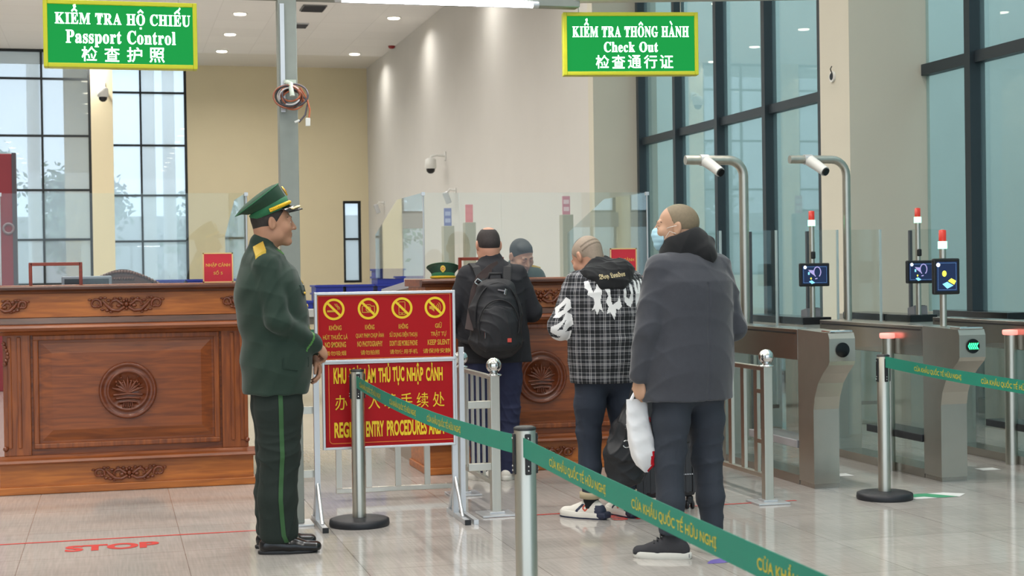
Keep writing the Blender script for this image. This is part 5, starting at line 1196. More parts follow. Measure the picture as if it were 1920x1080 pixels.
# peaked cap
def cap_parts(parent, P0, R, sc=1.0, tall=0.115):
    """peaked cap; P0 centre of the band's lower rim"""
    Q = lambda x, y, z: tuple(V3(*P0) + R @ (V3(x, y, z) * sc)); n = 56
    def ring(rx, ry, z0, slope, yc=0.0, dome=0.0): return [Q(rx * math.cos(2 * math.pi * k / n), yc + ry * math.sin(2 * math.pi * k / n), z0 + slope * (ry * math.sin(2 * math.pi * k / n)) + 0.0) for k in range(n)]
    M_cap = mat('cap_green', (28, 62, 44), 0.75, bump=(200, 0.15)); M_capl = mat('cap_band_green', (32, 104, 66), 0.7)
    yc = -.042
    crown = MB().rings([ring(.086, .104, .036, .05), ring(.093, .108, .050, .14, -.010), ring(.112, .114, .072, .25, -.024), ring(.124, .128, .086, .33, yc), ring(.123, .127, .091, .33, yc), ring(.10, .098, .101, .33, yc), ring(.06, .06, .108, .33, yc), ring(.004, .005, .110, .33, yc)]).build('crown', M_cap, parent)
    pipe = MB().tube([ring(.1245, .1285, .0885, .33, yc)[k % n] for k in range(n + 1)], 0.0026 * sc, 8).build('crown_piping', M_capl, crown)
    MB().rings([ring(.083, .101, .0, .05), ring(.086, .104, .002, .05), ring(.089, .107, .042, .16), ring(.086, .104, .044, .16)]).build('band', M_capl, parent)
    vis = []
    for k in range(17):
        a = math.radians(-62 + 124 * k / 16 + 90); vis.append((math.cos(a), math.sin(a), math.cos(math.radians(-62 + 124 * k / 16)) ** 0.7))
    up_ = []; 
    for w0, z0, dz in ((0, .008, 0), (.5, .004, 0), (1, -.008, 0), (1, -.012, 0), (.5, -.0, 0), (0, .002, 0)):
        up_.append([Q((.085 + .0 * w0) * c * (1 + .03 * w0), (.103 * s) + w0 * .062 * h - .004, z0 - 0.026 * w0 * h + .05 * .103 * s) for c, s, h in vis])
    MB().rings([[r[k] for r in up_] for k in range(17)], True, True).build('visor', mat('visor_black', (18, 20, 20), 0.2), parent)
    mb = MB()
    for k in range(2, 15):
        c, s, h = vis[k]
        if k in (7, 8, 9): continue
        mb.sphere(Q(.086 * c * 1.02, .103 * s + .046 * h, -.016 + .05 * .103 * s), 0.0075 * sc, 8, sq=(1.15, 1.6, 0.7))
    mb.build('visor_braid', mat('pale_gold_braid', (236, 216, 170), 0.4, 0.3), parent)
    mb = MB()
    for r_, z0 in ((1.04, .012), (1.045, .021)):
        mb.tube([Q(.088 * r_ * math.cos(math.radians(a)), .106 * r_ * math.sin(math.radians(a)), z0 + .07 * .106 * math.sin(math.radians(a))) for a in range(-5, 186, 5)], 0.0055 * sc, 8)
    for k in range(36):
        a = math.radians(5 * k + 2.5); mb.sphere(Q(.0945 * math.cos(a), .1135 * math.sin(a), .0165 + .07 * .106 * math.sin(a)), 0.006 * sc, 6)
    mb.build('gold_cord', mat('cord_gold', (226, 180, 30), 0.4, 0.25), parent)
    b = MB().prism([(.020 * math.cos(a) * (1 if math.sin(a) > -.5 else .8), .026 * math.sin(a)) for a in [2 * math.pi * k / 20 for k in range(20)]], lambda u, v, d: Q(u, .104 - .22 * (v + .01) + d, .086 + v), 0.0, 0.006)
    b.build('badge', M_uniGold, parent)
    MB().prism([(.011 * math.cos(a), .011 * math.sin(a)) for a in [2 * math.pi * k / 16 for k in range(16)]], lambda u, v, d: Q(u, .104 - .22 * (v + .01) + d, .087 + v), 0.006, 0.009).build('badge_red', mat('badge_red', (196, 44, 36), 0.4), parent)
    st = []
    for k in range(10):
        q = .009 if k % 2 == 0 else .0038; st.append((q * math.sin(k * math.pi / 5), q * math.cos(k * math.pi / 5)))
    MB().prism(st, lambda u, v, d: Q(u, .104 - .22 * (v + .01) + d, .087 + v), 0.009, 0.0105).build('badge_star', mat('badge_yellow', (250, 220, 90), 0.4), parent)
ce = empty('peaked_cap', (0, 0, 0)); ce.parent = officer
cap_parts(ce, PO(0, -0.008, 0.048), HR @ rotm(math.radians(17), 0, 0), 1.0)
place(officer, 0.795, 7.90, math.radians(-90), 'person in dark green uniform with peaked cap, standing in profile with hands clasped')

# ================= man in the grey coat
HR = rotm(0, 0, math.radians(52)) @ rotm(math.radians(4), 0, 0); HC = (-0.035, 0.035, 1.598)
B = Solid(); PC = head_prims(B, HC, HR, 1.0)
B.cone((0, 0.0, 1.40), (-0.02, 0.01, 1.53), 0.066, 0.062, 0.03)
B.loft([(0, 0, .92), (0, .01, 1.06), (0, 0, 1.24), (0, -.01, 1.38)], [(.14, .10), (.13, .10), (.15, .11), (.12, .08)], k=.05)
AL = [(-.185, -.01, 1.39), (-.245, -.015, 1.11), (-.255, .04, .875)]; AR = [(.185, -.01, 1.39), (.255, -.03, 1.11), (.14, .17, 1.02)]
B.chain(AL, [.036, .034, .028], .03); B.chain(AR, [.036, .034, .028], .03)
hand_prims(B, (-.255, .04, .865), (0.02, 0.10, -1), (-1, -0.2, 0), 1, 0.85, 0.98)
hand_prims(B, (.14, .17, 1.02), (-.7, .6, -.1), (.4, .5, .6), 1, 0.6, 0.98)
for s in (-1, 1): B.chain([(s * .09, 0, .90), (s * .11, .0, .50), (s * .12, -.02, .10)], [.078, .046, .026], .04)
coatman = solid('person', B, 0.0036, [SK('coat', (188, 148, 122)), LIP], None, skin_paint(PC, HR)); eyes(coatman, PC, HR)
H = Solid(); H.ell(PC(0, -0.014, 0.030), (0.0775, 0.0985, 0.0895), HR, 0.01); H.ell(PC(0, -0.045, -0.03), (0.057, 0.0525, 0.063), HR, 0.02)
q0 = PC(0, 0.050, 0.05); n0 = HR @ V3(0, 0.86, -0.50); H.cut(n0, float(n0 @ V3(*q0)) - 0.02)
solid('stubble_hair', H, 0.005, mat('hair_stubble', (122, 108, 86), 0.6, var=(90, 0.18)), coatman)
# face mask
K = Solid(); K.ell(PC(0, 0.044, -0.048), (0.0655, 0.060, 0.056), HR, 0.02); K.ell(PC(0, 0.088, -0.034), (0.024, 0.030, 0.034), HR, 0.03); K.ell(PC(0, 0.066, -0.092), (0.032, 0.034, 0.024), HR, 0.03)
n0 = HR @ V3(0, -1, 0); K.cut(n0, float(n0 @ V3(*PC(0, 0.052, 0))))
n1 = HR @ V3(0, -0.25, 1); K.cut(n1, float(n1 @ V3(*PC(0, 0.1, 0.0))))
K.warp(lambda x, y, z: 0.0008 * np.sin(260 * z))
M_mask = mat('mask_blue', (172, 212, 228), 0.7); mk = solid('face_mask', K, 0.004, M_mask, coatman)
for s in (-1, 1):
    for z0, z1 in ((0.0, 0.012), (-0.062, -0.028)): MB().tube([PC(s * .052, .060, -0.012 + z0), PC(s * .074, .026, -0.004 + z1 * .5), PC(s * .082, -.008, z1)], 0.0012, 6).build('ear_loop', mat('loop_white', (232, 232, 226), 0.6), coatman)
M_coat = mat('coat_grey', (62, 64, 71), 0.95, bump=(320, 0.35), var=(40, 0.10), sheen=0.3); M_hood = mat('hoodie_black', (22, 23, 26), 0.9, bump=(260, 0.3), sheen=0.1)
G = Solid()
G.loft([(0, 0.005, .775), (0, .005, .95), (0, .005, 1.10), (0, -.005, 1.24), (0, -.012, 1.34), (0, -.012, 1.395)], [(.245, .170), (.228, .165), (.215, .158), (.215, .150), (.205, .135), (.150, .095)], k=.09)
G.oval((-0.150, -.015, 1.405), (0.150, -.015, 1.405), (0, 1, 0), (.072, .052), (.072, .052), .045); G.cone((0, 0, 1.40), (0, 0.01, 1.455), .095, .08, .03)
G.oval((-.165, -.012, 1.40), AL[1], (0, 1, 0), (.080, .074), (.070, .060), .014); G.oval(AL[1], (AL[2][0], AL[2][1], .895), (0, 1, 0), (.068, .058), (.060, .050), .02)
G.oval((.165, -.012, 1.40), AR[1], (0, 1, 0), (.080, .074), (.070, .062), .014); G.oval(AR[1], (.155, .145, 1.03), (0, 0, 1), (.066, .060), (.056, .050), .02)
G.cut((0, 0, -1), -.762)
wk = wrinkle(.0040, 24, 11)
G.warp(lambda x, y, z: 0.005 * np.exp(-(x / .007) ** 2) * (y < 0) * (z < 1.33) + wk(x, y, z) * (.5 + np.exp(-((np.abs(x) - .25) / .07) ** 2)))
solid('wool_coat', G, 0.006, M_coat, coatman); tg = bvh_last()
hd = Solid()
hd.loft([(0, .022, 1.425), (-.004, .014, 1.475), (-.002, .002, 1.512), (.006, -.012, 1.524)], [(.122, .098), (.120, .104), (.106, .098), (.098, .088)], k=.03)
hd.oval((-.09, .03, 1.455), (.06, -.088, 1.465), (0, 0, 1), (.034, .046), (.046, .05), .03); hd.oval((.05, -.085, 1.47), (.105, -.01, 1.50), (0, 0, 1), (.044, .042), (.045, .032), .03)
hd.cone((.045, -.055, 1.49), (.112, -.045, 1.532), .052, .016, .05)
hd.ell((-.030, .032, 1.605), (.080, .094, .088), None, .022, '-')
hd.warp(wrinkle(.0042, 30, 51))
solid('hood', hd, 0.005, M_hood, coatman)
M_jean = mat('dark_jeans', (44, 50, 60), 0.85, bump=(300, 0.3), var=(9, 0.14))
T = Solid()
for s, yy in ((-1, .0), (1, -.01)):
    T.loft([(s * .090, .0, .86), (s * .102, .004, .66), (s * .112, .012, .48), (s * .118, -.008, .28), (s * .122, -.012, .12)], [(.098, .120), (.082, .102), (.068, .084), (.060, .075), (.053, .062)], k=.03)
T.loft([(0, 0, .86), (0, 0, .92)], [(.18, .13), (.17, .12)], k=.05)
T.warp(wrinkle(.0046, 34, 5, (.17, .5), .09))
T.cut((0, 0, -1), -0.115); solid('jeans', T, 0.006, M_jean, coatman)
M_suede = mat('suede_charcoal', (48, 48, 52), 0.9, bump=(200, 0.2)); M_solew = mat('sole_white', (206, 204, 196), 0.5)
for s, yw in ((-1, 48), (1, -6)):
    an = (s * .122, -.012); S = Solid(); PS = shoe(S, an, math.radians(yw), 0.275, 0.045, 0.075)
    so = solid('shoe', S, 0.0045, M_suede, coatman); sole_mesh('sole', M_solew, so, an, math.radians(yw), 0.285, 0.05, 0.028)
    mb = MB()
    for k in range(5): mb.tube([PS(-.03, .03 + .016 * k, .115 - .014 * k), PS(0, .036 + .016 * k, .127 - .0145 * k), PS(.03, .03 + .016 * k, .115 - .014 * k)], .004, 6)
    mb.build('laces', M_hood, so)
    MB().box(PS(0, -0.088, 0.017), (0.045, 0.006, 0.018), .001, (0, 0, math.radians(yw))).build('heel_patch', mat('heel_navy', (40, 48, 70), .5), so)
place(coatman, 2.715, 7.09, math.radians(14), 'person in long charcoal grey coat and black hood with blue face mask, seen from behind')

# ================= man in the checked shirt
def plaid_mat():
    mt = bpy.data.materials.new('plaid_flannel'); mt.use_nodes = True; t = mt.node_tree; b = t.nodes['Principled BSDF']; b.inputs['Roughness'].default_value = 0.9
    N_ = t.nodes.new; Lk = t.links.new; tcn = N_('ShaderNodeTexCoord'); sp = N_('ShaderNodeSeparateXYZ'); Lk(tcn.outputs['Object'], sp.inputs[0])
    at = N_('ShaderNodeMath'); at.operation = 'ARCTAN2'; ym = N_('ShaderNodeMath'); ym.operation = 'MULTIPLY'; ym.inputs[1].default_value = -1.0
    Lk(sp.outputs['Y'], ym.inputs[0]); ad = N_('ShaderNodeMath'); ad.operation = 'ADD'; ad.inputs[1].default_value = 0.10; Lk(ym.outputs[0], ad.inputs[0]); Lk(sp.outputs['X'], at.inputs[0]); Lk(ad.outputs[0], at.inputs[1])
    mu = N_('ShaderNodeMath'); mu.operation = 'MULTIPLY'; mu.inputs[1].default_value = 0.235; Lk(at.outputs[0], mu.inputs[0])
    def M(op, a, b_=None):
        n = N_('ShaderNodeMath'); n.operation = op
        for i, q in enumerate((a, b_)):
            if q is None: continue
            if isinstance(q, float): n.inputs[i].default_value = q
            else: Lk(q, n.inputs[i])
        return n.outputs[0]
    def stripes(src):
        m_ = M('FRACT', M('ADD', M('DIVIDE', src, 0.072), 100.0)); tot = None
        for c, w, a in ((0.10, 0.017, 0.50), (0.21, 0.017, 0.50), (0.50, 0.026, 0.26), (0.86, 0.014, 0.20)):
            s = M('MULTIPLY', M('LESS_THAN', M('ABSOLUTE', M('SUBTRACT', m_, c)), w), a); tot = s if tot is None else M('MAXIMUM', tot, s)
        dk = M('MULTIPLY', M('LESS_THAN', M('ABSOLUTE', M('SUBTRACT', m_, 0.66)), 0.14), 0.10); return M('SUBTRACT', tot, dk)
    v = M('ADD', stripes(mu.outputs[0]), stripes(sp.outputs['Z'])); v = M('ADD', v, 0.12)
    cr_ = N_('ShaderNodeValToRGB'); e0, e1 = cr_.color_ramp.elements; e0.position = 0.0; e0.color = (*lin((22, 24, 28)), 1); e1.position = 1.15 if False else 1.0; e1.color = (*lin((214, 212, 214)), 1)
    mid = cr_.color_ramp.elements.new(0.12); mid.color = (*lin((46, 48, 54)), 1); Lk(v, cr_.inputs[0]); Lk(cr_.outputs[0], b.inputs['Base Color']); return mt
HR = rotm(0, 0, math.radians(24)) @ rotm(math.radians(-30), 0, math.radians(0)); HC = (-0.065, 0.095, 1.472)
B = Solid(); PP = head_prims(B, HC, HR, 1.0)
B.cone((0, .01, 1.33), (-.04, .06, 1.43), .062, .058, .03)
B.loft([(0, 0, .90), (0, -.01, 1.04), (0, -.01, 1.20), (0, 0, 1.33)], [(.14, .10), (.13, .10), (.15, .11), (.12, .08)], k=.05)
AL = [(-.18, .0, 1.33), (-.262, .03, 1.08), (-.12, .25, 1.10)]; AR = [(.18, .0, 1.33), (.25, .03, 1.08), (.05, .27, 1.10)]
B.chain(AL, [.036, .034, .028], .03); B.chain(AR, [.036, .034, .028], .03)
hand_prims(B, AL[2], (.75, .65, .05), (-.5, .6, .5), 1, .6, .95); hand_prims(B, AR[2], (-.75, .65, .05), (.5, .6, .5), -1, .6, .95)
for s, yy in ((-1, .0), (1, .0)): B.chain([(s * .09, 0, .88), (s * .10, .0, .49), (s * .105, -.02, .10)], [.078, .046, .026], .04)
plaid = solid('person', B, 0.0045, [SK('plaid', (186, 140, 116)), LIP], None, skin_paint(PP, HR)); eyes(plaid, PP, HR)
H = Solid(); H.ell(PP(0, -0.014, 0.030), (0.0785, 0.0985, 0.090), HR, 0.01); H.ell(PP(0, -0.045, -0.03), (0.0575, 0.0525, 0.063), HR, 0.02)
q0 = PP(0, 0.060, 0.05); n0 = HR @ V3(0, 0.84, -0.54); H.cut(n0, float(n0 @ V3(*q0)) - 0.012)
c0 = np.array(PP(0, -0.014, 0.03)); Ri = HR.T
def ph(x, y, z, N):
    q = np.stack([x - c0[0], y - c0[1], z - c0[2]], 1) @ Ri.T
    m = np.zeros(len(x), int); m[(q[:, 2] + 0.35 * q[:, 1] > 0.066)] = 1
    for a, b_ in ((-0.008, 0.006), (-0.034, 0.005)):
        m[np.abs(q[:, 2] + 0.30 * q[:, 0] * 0 - 0.012 - a + 0.25 * q[:, 1]) * (q[:, 1] < -0.03) + (q[:, 1] >= -0.03) < b_] = 2
    return m
solid('shaved_hair', H, 0.0045, [mat('hair_fade', (146, 130, 114), 0.65, var=(90, .15)), mat('hair_fade_dark', (74, 66, 64), 0.75, bump=(260, .3)), mat('hair_crease', (112, 98, 84), 0.7)], plaid, ph)
M_plaid = plaid_mat(); M_wprint = mat('white_print', (226, 226, 226), 0.7)
G = Solid()
G.loft([(0, .0, .775), (0, -.002, .92), (0, -.005, 1.06), (0, -.012, 1.19), (0, -.012, 1.30), (0, 0, 1.345)], [(.205, .155), (.200, .152), (.198, .150), (.205, .145), (.190, .125), (.13, .09)], k=.09)
G.oval((-.14, -.002, 1.335), (.14, -.002, 1.335), (0, 1, 0), (.072, .050), (.072, .050), .045)
for A in (AL, AR):
    s = 1 if A[0][0] > 0 else -1
    G.oval((s * .16, 0, 1.33), A[1], (0, 1, 0), (.080, .074), (.076, .068), .014); w = V3(*A[1]) + (V3(*A[2]) - V3(*A[1])) * .82
    G.oval(A[1], tuple(w), (0, 0, 1), (.074, .066), (.056, .054), .02)
G.warp(wrinkle(.0050, 22, 31))
G.cut((0, 0, -1), -.765)
def inpoly(px, pz, poly_):
    r = np.zeros(len(px), bool); n = len(poly_)
    for i in range(n):
        (x1, y1), (x2, y2) = poly_[i], poly_[(i + 1) % n]; c = ((y1 > pz) != (y2 > pz)) & (px < (x2 - x1) * (pz - y1) / (y2 - y1 + 1e-12) + x1); r ^= c
    return r
# spiky letters across the back (x, z)
glyphs = [
 [(-.165, 1.335), (-.145, 1.342), (-.128, 1.275), (-.112, 1.30), (-.095, 1.355), (-.076, 1.345), (-.082, 1.275), (-.092, 1.225), (-.080, 1.165), (-.098, 1.185), (-.112, 1.150), (-.124, 1.185), (-.140, 1.172), (-.122, 1.215), (-.128, 1.245), (-.158, 1.262), (-.150, 1.285), (-.166, 1.300)],
 [(-.060, 1.325), (-.040, 1.315), (-.036, 1.262), (-.028, 1.205), (.006, 1.225), (.016, 1.255), (.030, 1.195), (.010, 1.175), (-.004, 1.185), (-.018, 1.120), (-.040, 1.165), (-.062, 1.155), (-.050, 1.195), (-.064, 1.225), (-.048, 1.255), (-.066, 1.290)],
 [(.046, 1.330), (.060, 1.318), (.062, 1.245), (.078, 1.235), (.088, 1.262), (.086, 1.325), (.104, 1.312), (.108, 1.225), (.086, 1.190), (.064, 1.200), (.048, 1.225), (.042, 1.27)],
 [(.120, 1.345), (.136, 1.335), (.146, 1.275), (.156, 1.345), (.172, 1.335), (.168, 1.225), (.158, 1.165), (.150, 1.215), (.144, 1.140), (.136, 1.205), (.128, 1.19), (.124, 1.26)],
 [(.184, 1.35), (.198, 1.345), (.208, 1.30), (.222, 1.34), (.230, 1.25), (.214, 1.26), (.204, 1.20), (.196, 1.27), (.186, 1.24)]]
holes = [[(-.046, 1.30), (-.040, 1.30), (-.040, 1.28), (-.046, 1.28)]]
# left sleeve letters in (y, z)
sl = [[(-.045, 1.235), (-.02, 1.25), (.02, 1.21), (.055, 1.19), (.045, 1.155), (.06, 1.135), (.02, 1.135), (-.02, 1.165), (-.05, 1.19)], [(-.05, 1.155), (-.02, 1.17), (.0, 1.12), (.03, 1.10), (.07, 1.085), (.075, 1.055), (.02, 1.03), (-.01, 1.05), (-.03, 1.08), (-.06, 1.10)], [(-.045, 1.065), (-.02, 1.06), (.03, 1.02), (.07, 1.03), (.10, 1.01), (.05, .995), (.0, 1.0), (-.03, 1.02)]]
slh = [[(-.02, 1.215), (.02, 1.185), (.028, 1.165), (-.005, 1.18)], [(-.02, 1.125), (.01, 1.085), (.03, 1.065), (.0, 1.07)]]
def pp(x, y, z, N):
    m = np.zeros(len(x), int); back = (N[:, 1] < 0.15) & (y < .03)
    for g_ in glyphs: m[back & inpoly(x, z, g_)] = 1
    side = (x < -.19) & (z < 1.27)
    u = y * 0.55 - (x + .245) * 0.85
    for g_ in sl: m[side & (N[:, 1] < .45) & inpoly(u - .0, z, g_)] = 1
    for g_ in slh: m[side & inpoly(u, z, g_)] = 0
    return m
solid('checked_shirt', G, 0.0042, [M_plaid, M_wprint], plaid, pp)
hd = Solid()
hd.loft([(-.015, .03, 1.355), (-.022, .03, 1.40)], [(.105, .09), (.092, .088)], k=.02)
hd.oval((-.118, -.045, 1.372), (.075, -.098, 1.392), (0, 0, 1), (.046, .055), (.066, .055), .03); hd.oval((-.10, -.085, 1.365), (.06, -.118, 1.372), (0, 0, 1), (.036, .05), (.055, .05), .03); hd.oval((-.060, -.128, 1.325), (.03, -.142, 1.330), (0, 0, 1), (.056, .045), (.056, .045), .03)
hd.oval((.045, -.045, 1.43), (.10, -.02, 1.40), (0, 0, 1), (.03, .05), (.04, .05), .03)
hd.ell((-.045, .075, 1.47), (.078, .080, .08), None, .02, '-')
hd.warp(wrinkle(.0046, 32, 61))
hood = solid('hood', hd, 0.005, M_hood, plaid); th = bvh_last()
BB = {chr(65 + i): chr(0x1D56C + i) for i in range(26)}; BB.update({chr(97 + i): chr(0x1D586 + i) for i in range(26)})
g_ = text_fit(''.join(BB.get(c, c) for c in 'Boy London'), -0.020, 1.366, 0.150, 0.036, 0.012)
v, f = wrap(([(a, b + (a + .02) * 0.12) for a, b in g_[0]], g_[1]), th, lambda a, b: (a, -0.5, b), (0, 1, 0), 0.002)
MB().geo(v, f).build('hood_lettering', mat('beige_print', (186, 172, 132), 0.6), hood, recalc=False)
M_jean2 = mat('navy_jeans', (34, 42, 56), 0.85, bump=(300, .3), var=(10, .18))
T = Solid()
for s, dx in ((-1, .0), (1, .0)):
    T.loft([(s * .085, .0, .84), (s * .098, .004, .64), (s * .103, .012, .46), (s * .106, -.008, .28), (s * .106, -.012, .14)], [(.096, .12), (.083, .102), (.067, .082), (.060, .074), (.053, .060)], k=.03)
T.loft([(0, 0, .84), (0, 0, .90)], [(.17, .125), (.16, .12)], k=.05)
T.warp(wrinkle(.0056, 36, 8, (.2, .46), .09))
T.cut((0, 0, -1), -0.125); solid('jeans', T, 0.006, M_jean2, plaid)
M_upper = mat('sneaker_white', (220, 216, 206), 0.6); M_navy = mat('sneaker_navy', (38, 44, 66), 0.6)
for s, yw in ((-1, 38), (1, 8)):
    an = (s * .106, -.012); S = Solid(); PS = shoe(S, an, math.radians(yw), 0.285, 0.048, -0.015)
    Rn = rotm(0, 0, math.radians(yw)).T
    def ps(x, y, z, N, an=an, Rn=Rn):
        q = np.stack([x - an[0], y - an[1], z], 1) @ Rn.T; m = np.zeros(len(x), int); m[(q[:, 1] < -.045) & (z < .08)] = 1; m[(np.abs(q[:, 1] - .06 + .9 * (z - .05)) < .010) & (z < .085)] = 1; m[(q[:, 1] > .135)] = 0
        m[((q[:, 1] - .015) ** 2 + (z - .062) ** 2 < .017 ** 2) & (np.abs(q[:, 0]) > .02)] = 2; m[((q[:, 1] - .015) ** 2 + (z - .062) ** 2 < .008 ** 2) & (np.abs(q[:, 0]) > .02)] = 0; return m
    so = solid('sneaker', S, 0.0045, [M_upper, M_navy, mat('sneaker_red', (196, 84, 60), .6)], plaid, ps)
    b_ = sole_mesh('sole', M_upper, so, an, math.radians(yw), 0.30, 0.054, 0.036); sole_mesh('outsole', M_navy, so, an, math.radians(yw), 0.302, 0.0545, 0.008)
    Rm = rotm(0, 0, math.radians(yw)); p_ = V3(an[0], an[1], 0) + Rm @ V3(0, -.075, .024); MB().box(tuple(p_), (0.075, 0.075, 0.038), .012, (0, 0, math.radians(yw))).build('heel_block', M_navy, so)
    MB().lathe((an[0], an[1], 0), [(.050, .112), (.0635, .116), (.0645, .150), (.055, .153)], 24).build('jeans_cuff', mat('cuff_beige', (176, 162, 132), .8), plaid); MB().lathe((an[0], an[1], 0), [(.044, .06), (.043, .13)], 20).build('sock', M_hood, plaid)
place(plaid, 2.70, 8.345, math.radians(4), 'person in black and white checked shirt with black hood, head bowed, seen from behind')

# ================= man with the backpack at the counter
HR = rotm(0, 0, math.radians(2)) @ rotm(math.radians(-15), 0, 0); HC = (-0.015, 0.045, 1.575)
B = Solid(); PB = head_prims(B, HC, HR, 1.02)
B.cone((0, 0.0, 1.40), (-.01, .02, 1.52), .066, .064, .03)
B.loft([(0, 0, .90), (0, 0, 1.05), (0, -.01, 1.24), (0, -.01, 1.38)], [(.14, .10), (.13, .10), (.15, .11), (.12, .08)], k=.05)
AL = [(-.185, -.01, 1.37), (-.265, .0, 1.12), (-.16, .20, 1.30)]; AR = [(.185, -.01, 1.37), (.275, .0, 1.12), (.16, .20, 1.31)]
B.chain(AL, [.036, .034, .028], .03); B.chain(AR, [.036, .034, .028], .03)
hand_prims(B, AL[2], (.5, .45, .75), (-.3, -.6, .6), 1, .5, .97); hand_prims(B, AR[2], (-.5, .45, .75), (.3, -.6, .6), -1, .5, .97)
for s in (-1, 1): B.chain([(s * .09, 0, .88), (s * .085, .0, .49), (s * .085, -.02, .10)], [.085, .056, .04], .04)
packman = solid('person', B, 0.0045, [SK('pack', (196, 146, 122)), LIP], None, skin_paint(PB, HR, 1.02)); eyes(packman, PB, HR, 1.02)
H = Solid(); H.ell(PB(0, -0.014, 0.030), (0.0785, 0.101, 0.0925), HR, 0.01); H.ell(PB(0, -0.05, -0.005), (0.066, 0.062, 0.06), HR, 0.02)
n0 = HR @ V3(0, 0.62, -0.78); H.cut(n0, float(n0 @ V3(*PB(0, 0.0, -0.012)))); H.ell(PB(0, -0.055, 0.112), (0.034, 0.042, 0.030), HR, .02, '-')
solid('hair', H, 0.005, mat('hair_dark', (46, 39, 38), 0.75, var=(70, .45)), packman)
M_jkt = mat('jacket_black', (23, 24, 30), 0.85, bump=(200, .2), var=(6, .1)); M_navyt = mat('navy_trousers', (30, 36, 66), 0.85, bump=(300, .2), var=(6, .1))
G = Solid()
G.loft([(0, .0, .80), (0, .0, .95), (0, .0, 1.08), (0, -.005, 1.22), (0, -.010, 1.33), (0, -.005, 1.375)], [(.225, .155), (.215, .150), (.208, .148), (.210, .145), (.200, .130), (.14, .09)], k=.09)
G.oval((-.15, -.01, 1.378), (.15, -.01, 1.378), (0, 1, 0), (.072, .052), (.072, .052), .045); G.cone((0, .0, 1.39), (-.005, .015, 1.475), .088, .076, .03)
for A in (AL, AR):
    s = 1 if A[0][0] > 0 else -1
    G.oval((s * .165, -.01, 1.375), A[1], (0, 1, 0), (.080, .074), (.074, .066), .014); w = V3(*A[1]) + (V3(*A[2]) - V3(*A[1])) * .9
    G.oval(A[1], tuple(w), (0, 0, 1), (.072, .064), (.055, .052), .02)
G.warp(wrinkle(.0045, 24, 41))
G.oval((.19, -.02, .98), (.21, -.05, .80), (0, 1, 0), (.06, .05), (.05, .045), .03)
G.cut((0, 0, -1), -.79); solid('jacket', G, 0.006, M_jkt, packman)
T = Solid()
for s in (-1, 1): T.loft([(s * .088, .0, .86), (s * .092, .0, .66), (s * .090, .006, .46), (s * .088, -.006, .28), (s * .086, -.008, .06)], [(.110, .125), (.098, .11), (.086, .094), (.080, .09), (.074, .086)], k=.03)
T.loft([(0, 0, .84), (0, 0, .90)], [(.17, .125), (.16, .12)], k=.05); T.warp(wrinkle(.0060, 34, 9, (.1, .46), .1)); T.cut((0, 0, -1), -0.045)
solid('trousers', T, 0.006, M_navyt, packman)
for s, yw in ((-1, 22), (1, -22)):
    an = (s * .086, -.008); S = Solid(); shoe(S, an, math.radians(yw), 0.285, 0.048, -.02); so = solid('sneaker', S, 0.005, M_upper, packman); sole_mesh('sole', M_solew, so, an, math.radians(yw), 0.30, .054, .03)
place(packman, 2.475, 10.10, math.radians(-2), 'person in black jacket and navy trousers with backpack, standing at the counter')
# the backpack (worn)
e = empty('backpack', (2.452, 10.10, 0), math.radians(-2), 'black backpack worn by the man at the counter', 'backpack')
M_pack = mat('pack_nylon', (22, 23, 28), 0.6, bump=(400, .3), var=(8, .12)); M_packd = mat('pack_dark', (20, 20, 24), .7, bump=(400, .3)); M_strap = mat('strap_brown', (58, 44, 42), .7)
S = Solid(); S.oval((.0, -.215, .93), (.005, -.21, 1.27), (1, 0, 0), (.172, .105), (.135, .09), .03); S.ell((.0, -.20, 1.10), (.18, .10, .20), None, .04); S.ell((.0, -.19, .95), (.175, .10, .09), None, .03)
S.cut((0, 1, 0), -.162)
S.warp(wrinkle(.0045, 30, 71)); solid('main_body', S, 0.006, M_pack, e)
S = Solid(); S.oval((.0, -.285, .92), (.0, -.283, 1.14), (1, 0, 0), (.135, .055), (.105, .045), .03); S.ell((0, -.285, 1.03), (.135, .055, .14), None, .03)
S.warp(wrinkle(.0035, 34, 72)); pk = solid('front_pocket', S, 0.005, M_pack, e)
MB().tube([(-.135 * math.cos(math.radians(a)), -.312 - .008 * math.sin(math.radians(a)), 1.05 + .165 * math.sin(math.radians(a))) for a in range(-20, 201, 10)], .005, 8).build('zipper', M_packd, pk)
MB().tube([(-.15 * math.cos(math.radians(a)), -.272 - .008 * math.sin(math.radians(a)), 1.10 + .225 * math.sin(math.radians(a))) for a in range(-20, 201, 10)], .006, 8).build('top_zipper', M_packd, e)
MB().tube([(-.05, -.20, 1.335), (-.04, -.225, 1.385), (.04, -.225, 1.385), (.05, -.20, 1.335)], .010, 8).build('grab_handle', M_packd, e)
MB().box((.062, -.338, .95), (.028, .008, .026), .002).build('red_patch', mat('patch_red', (196, 74, 64), .5), e)
MB().box((.045, -.315, 1.265), (.014, .006, .036), .002, (0, .25, 0)).build('zip_pull', M_chrome, e)
MB().box((-.098, -.328, .99), (.006, .006, .05), .002).build('zip_pull', M_chrome, e)
MB().box((.02, -.306, 1.275), (.05, .006, .010), .002, (0, .2, 0)).build('logo_tag', mat('tag_grey', (120, 116, 120), .5), e)
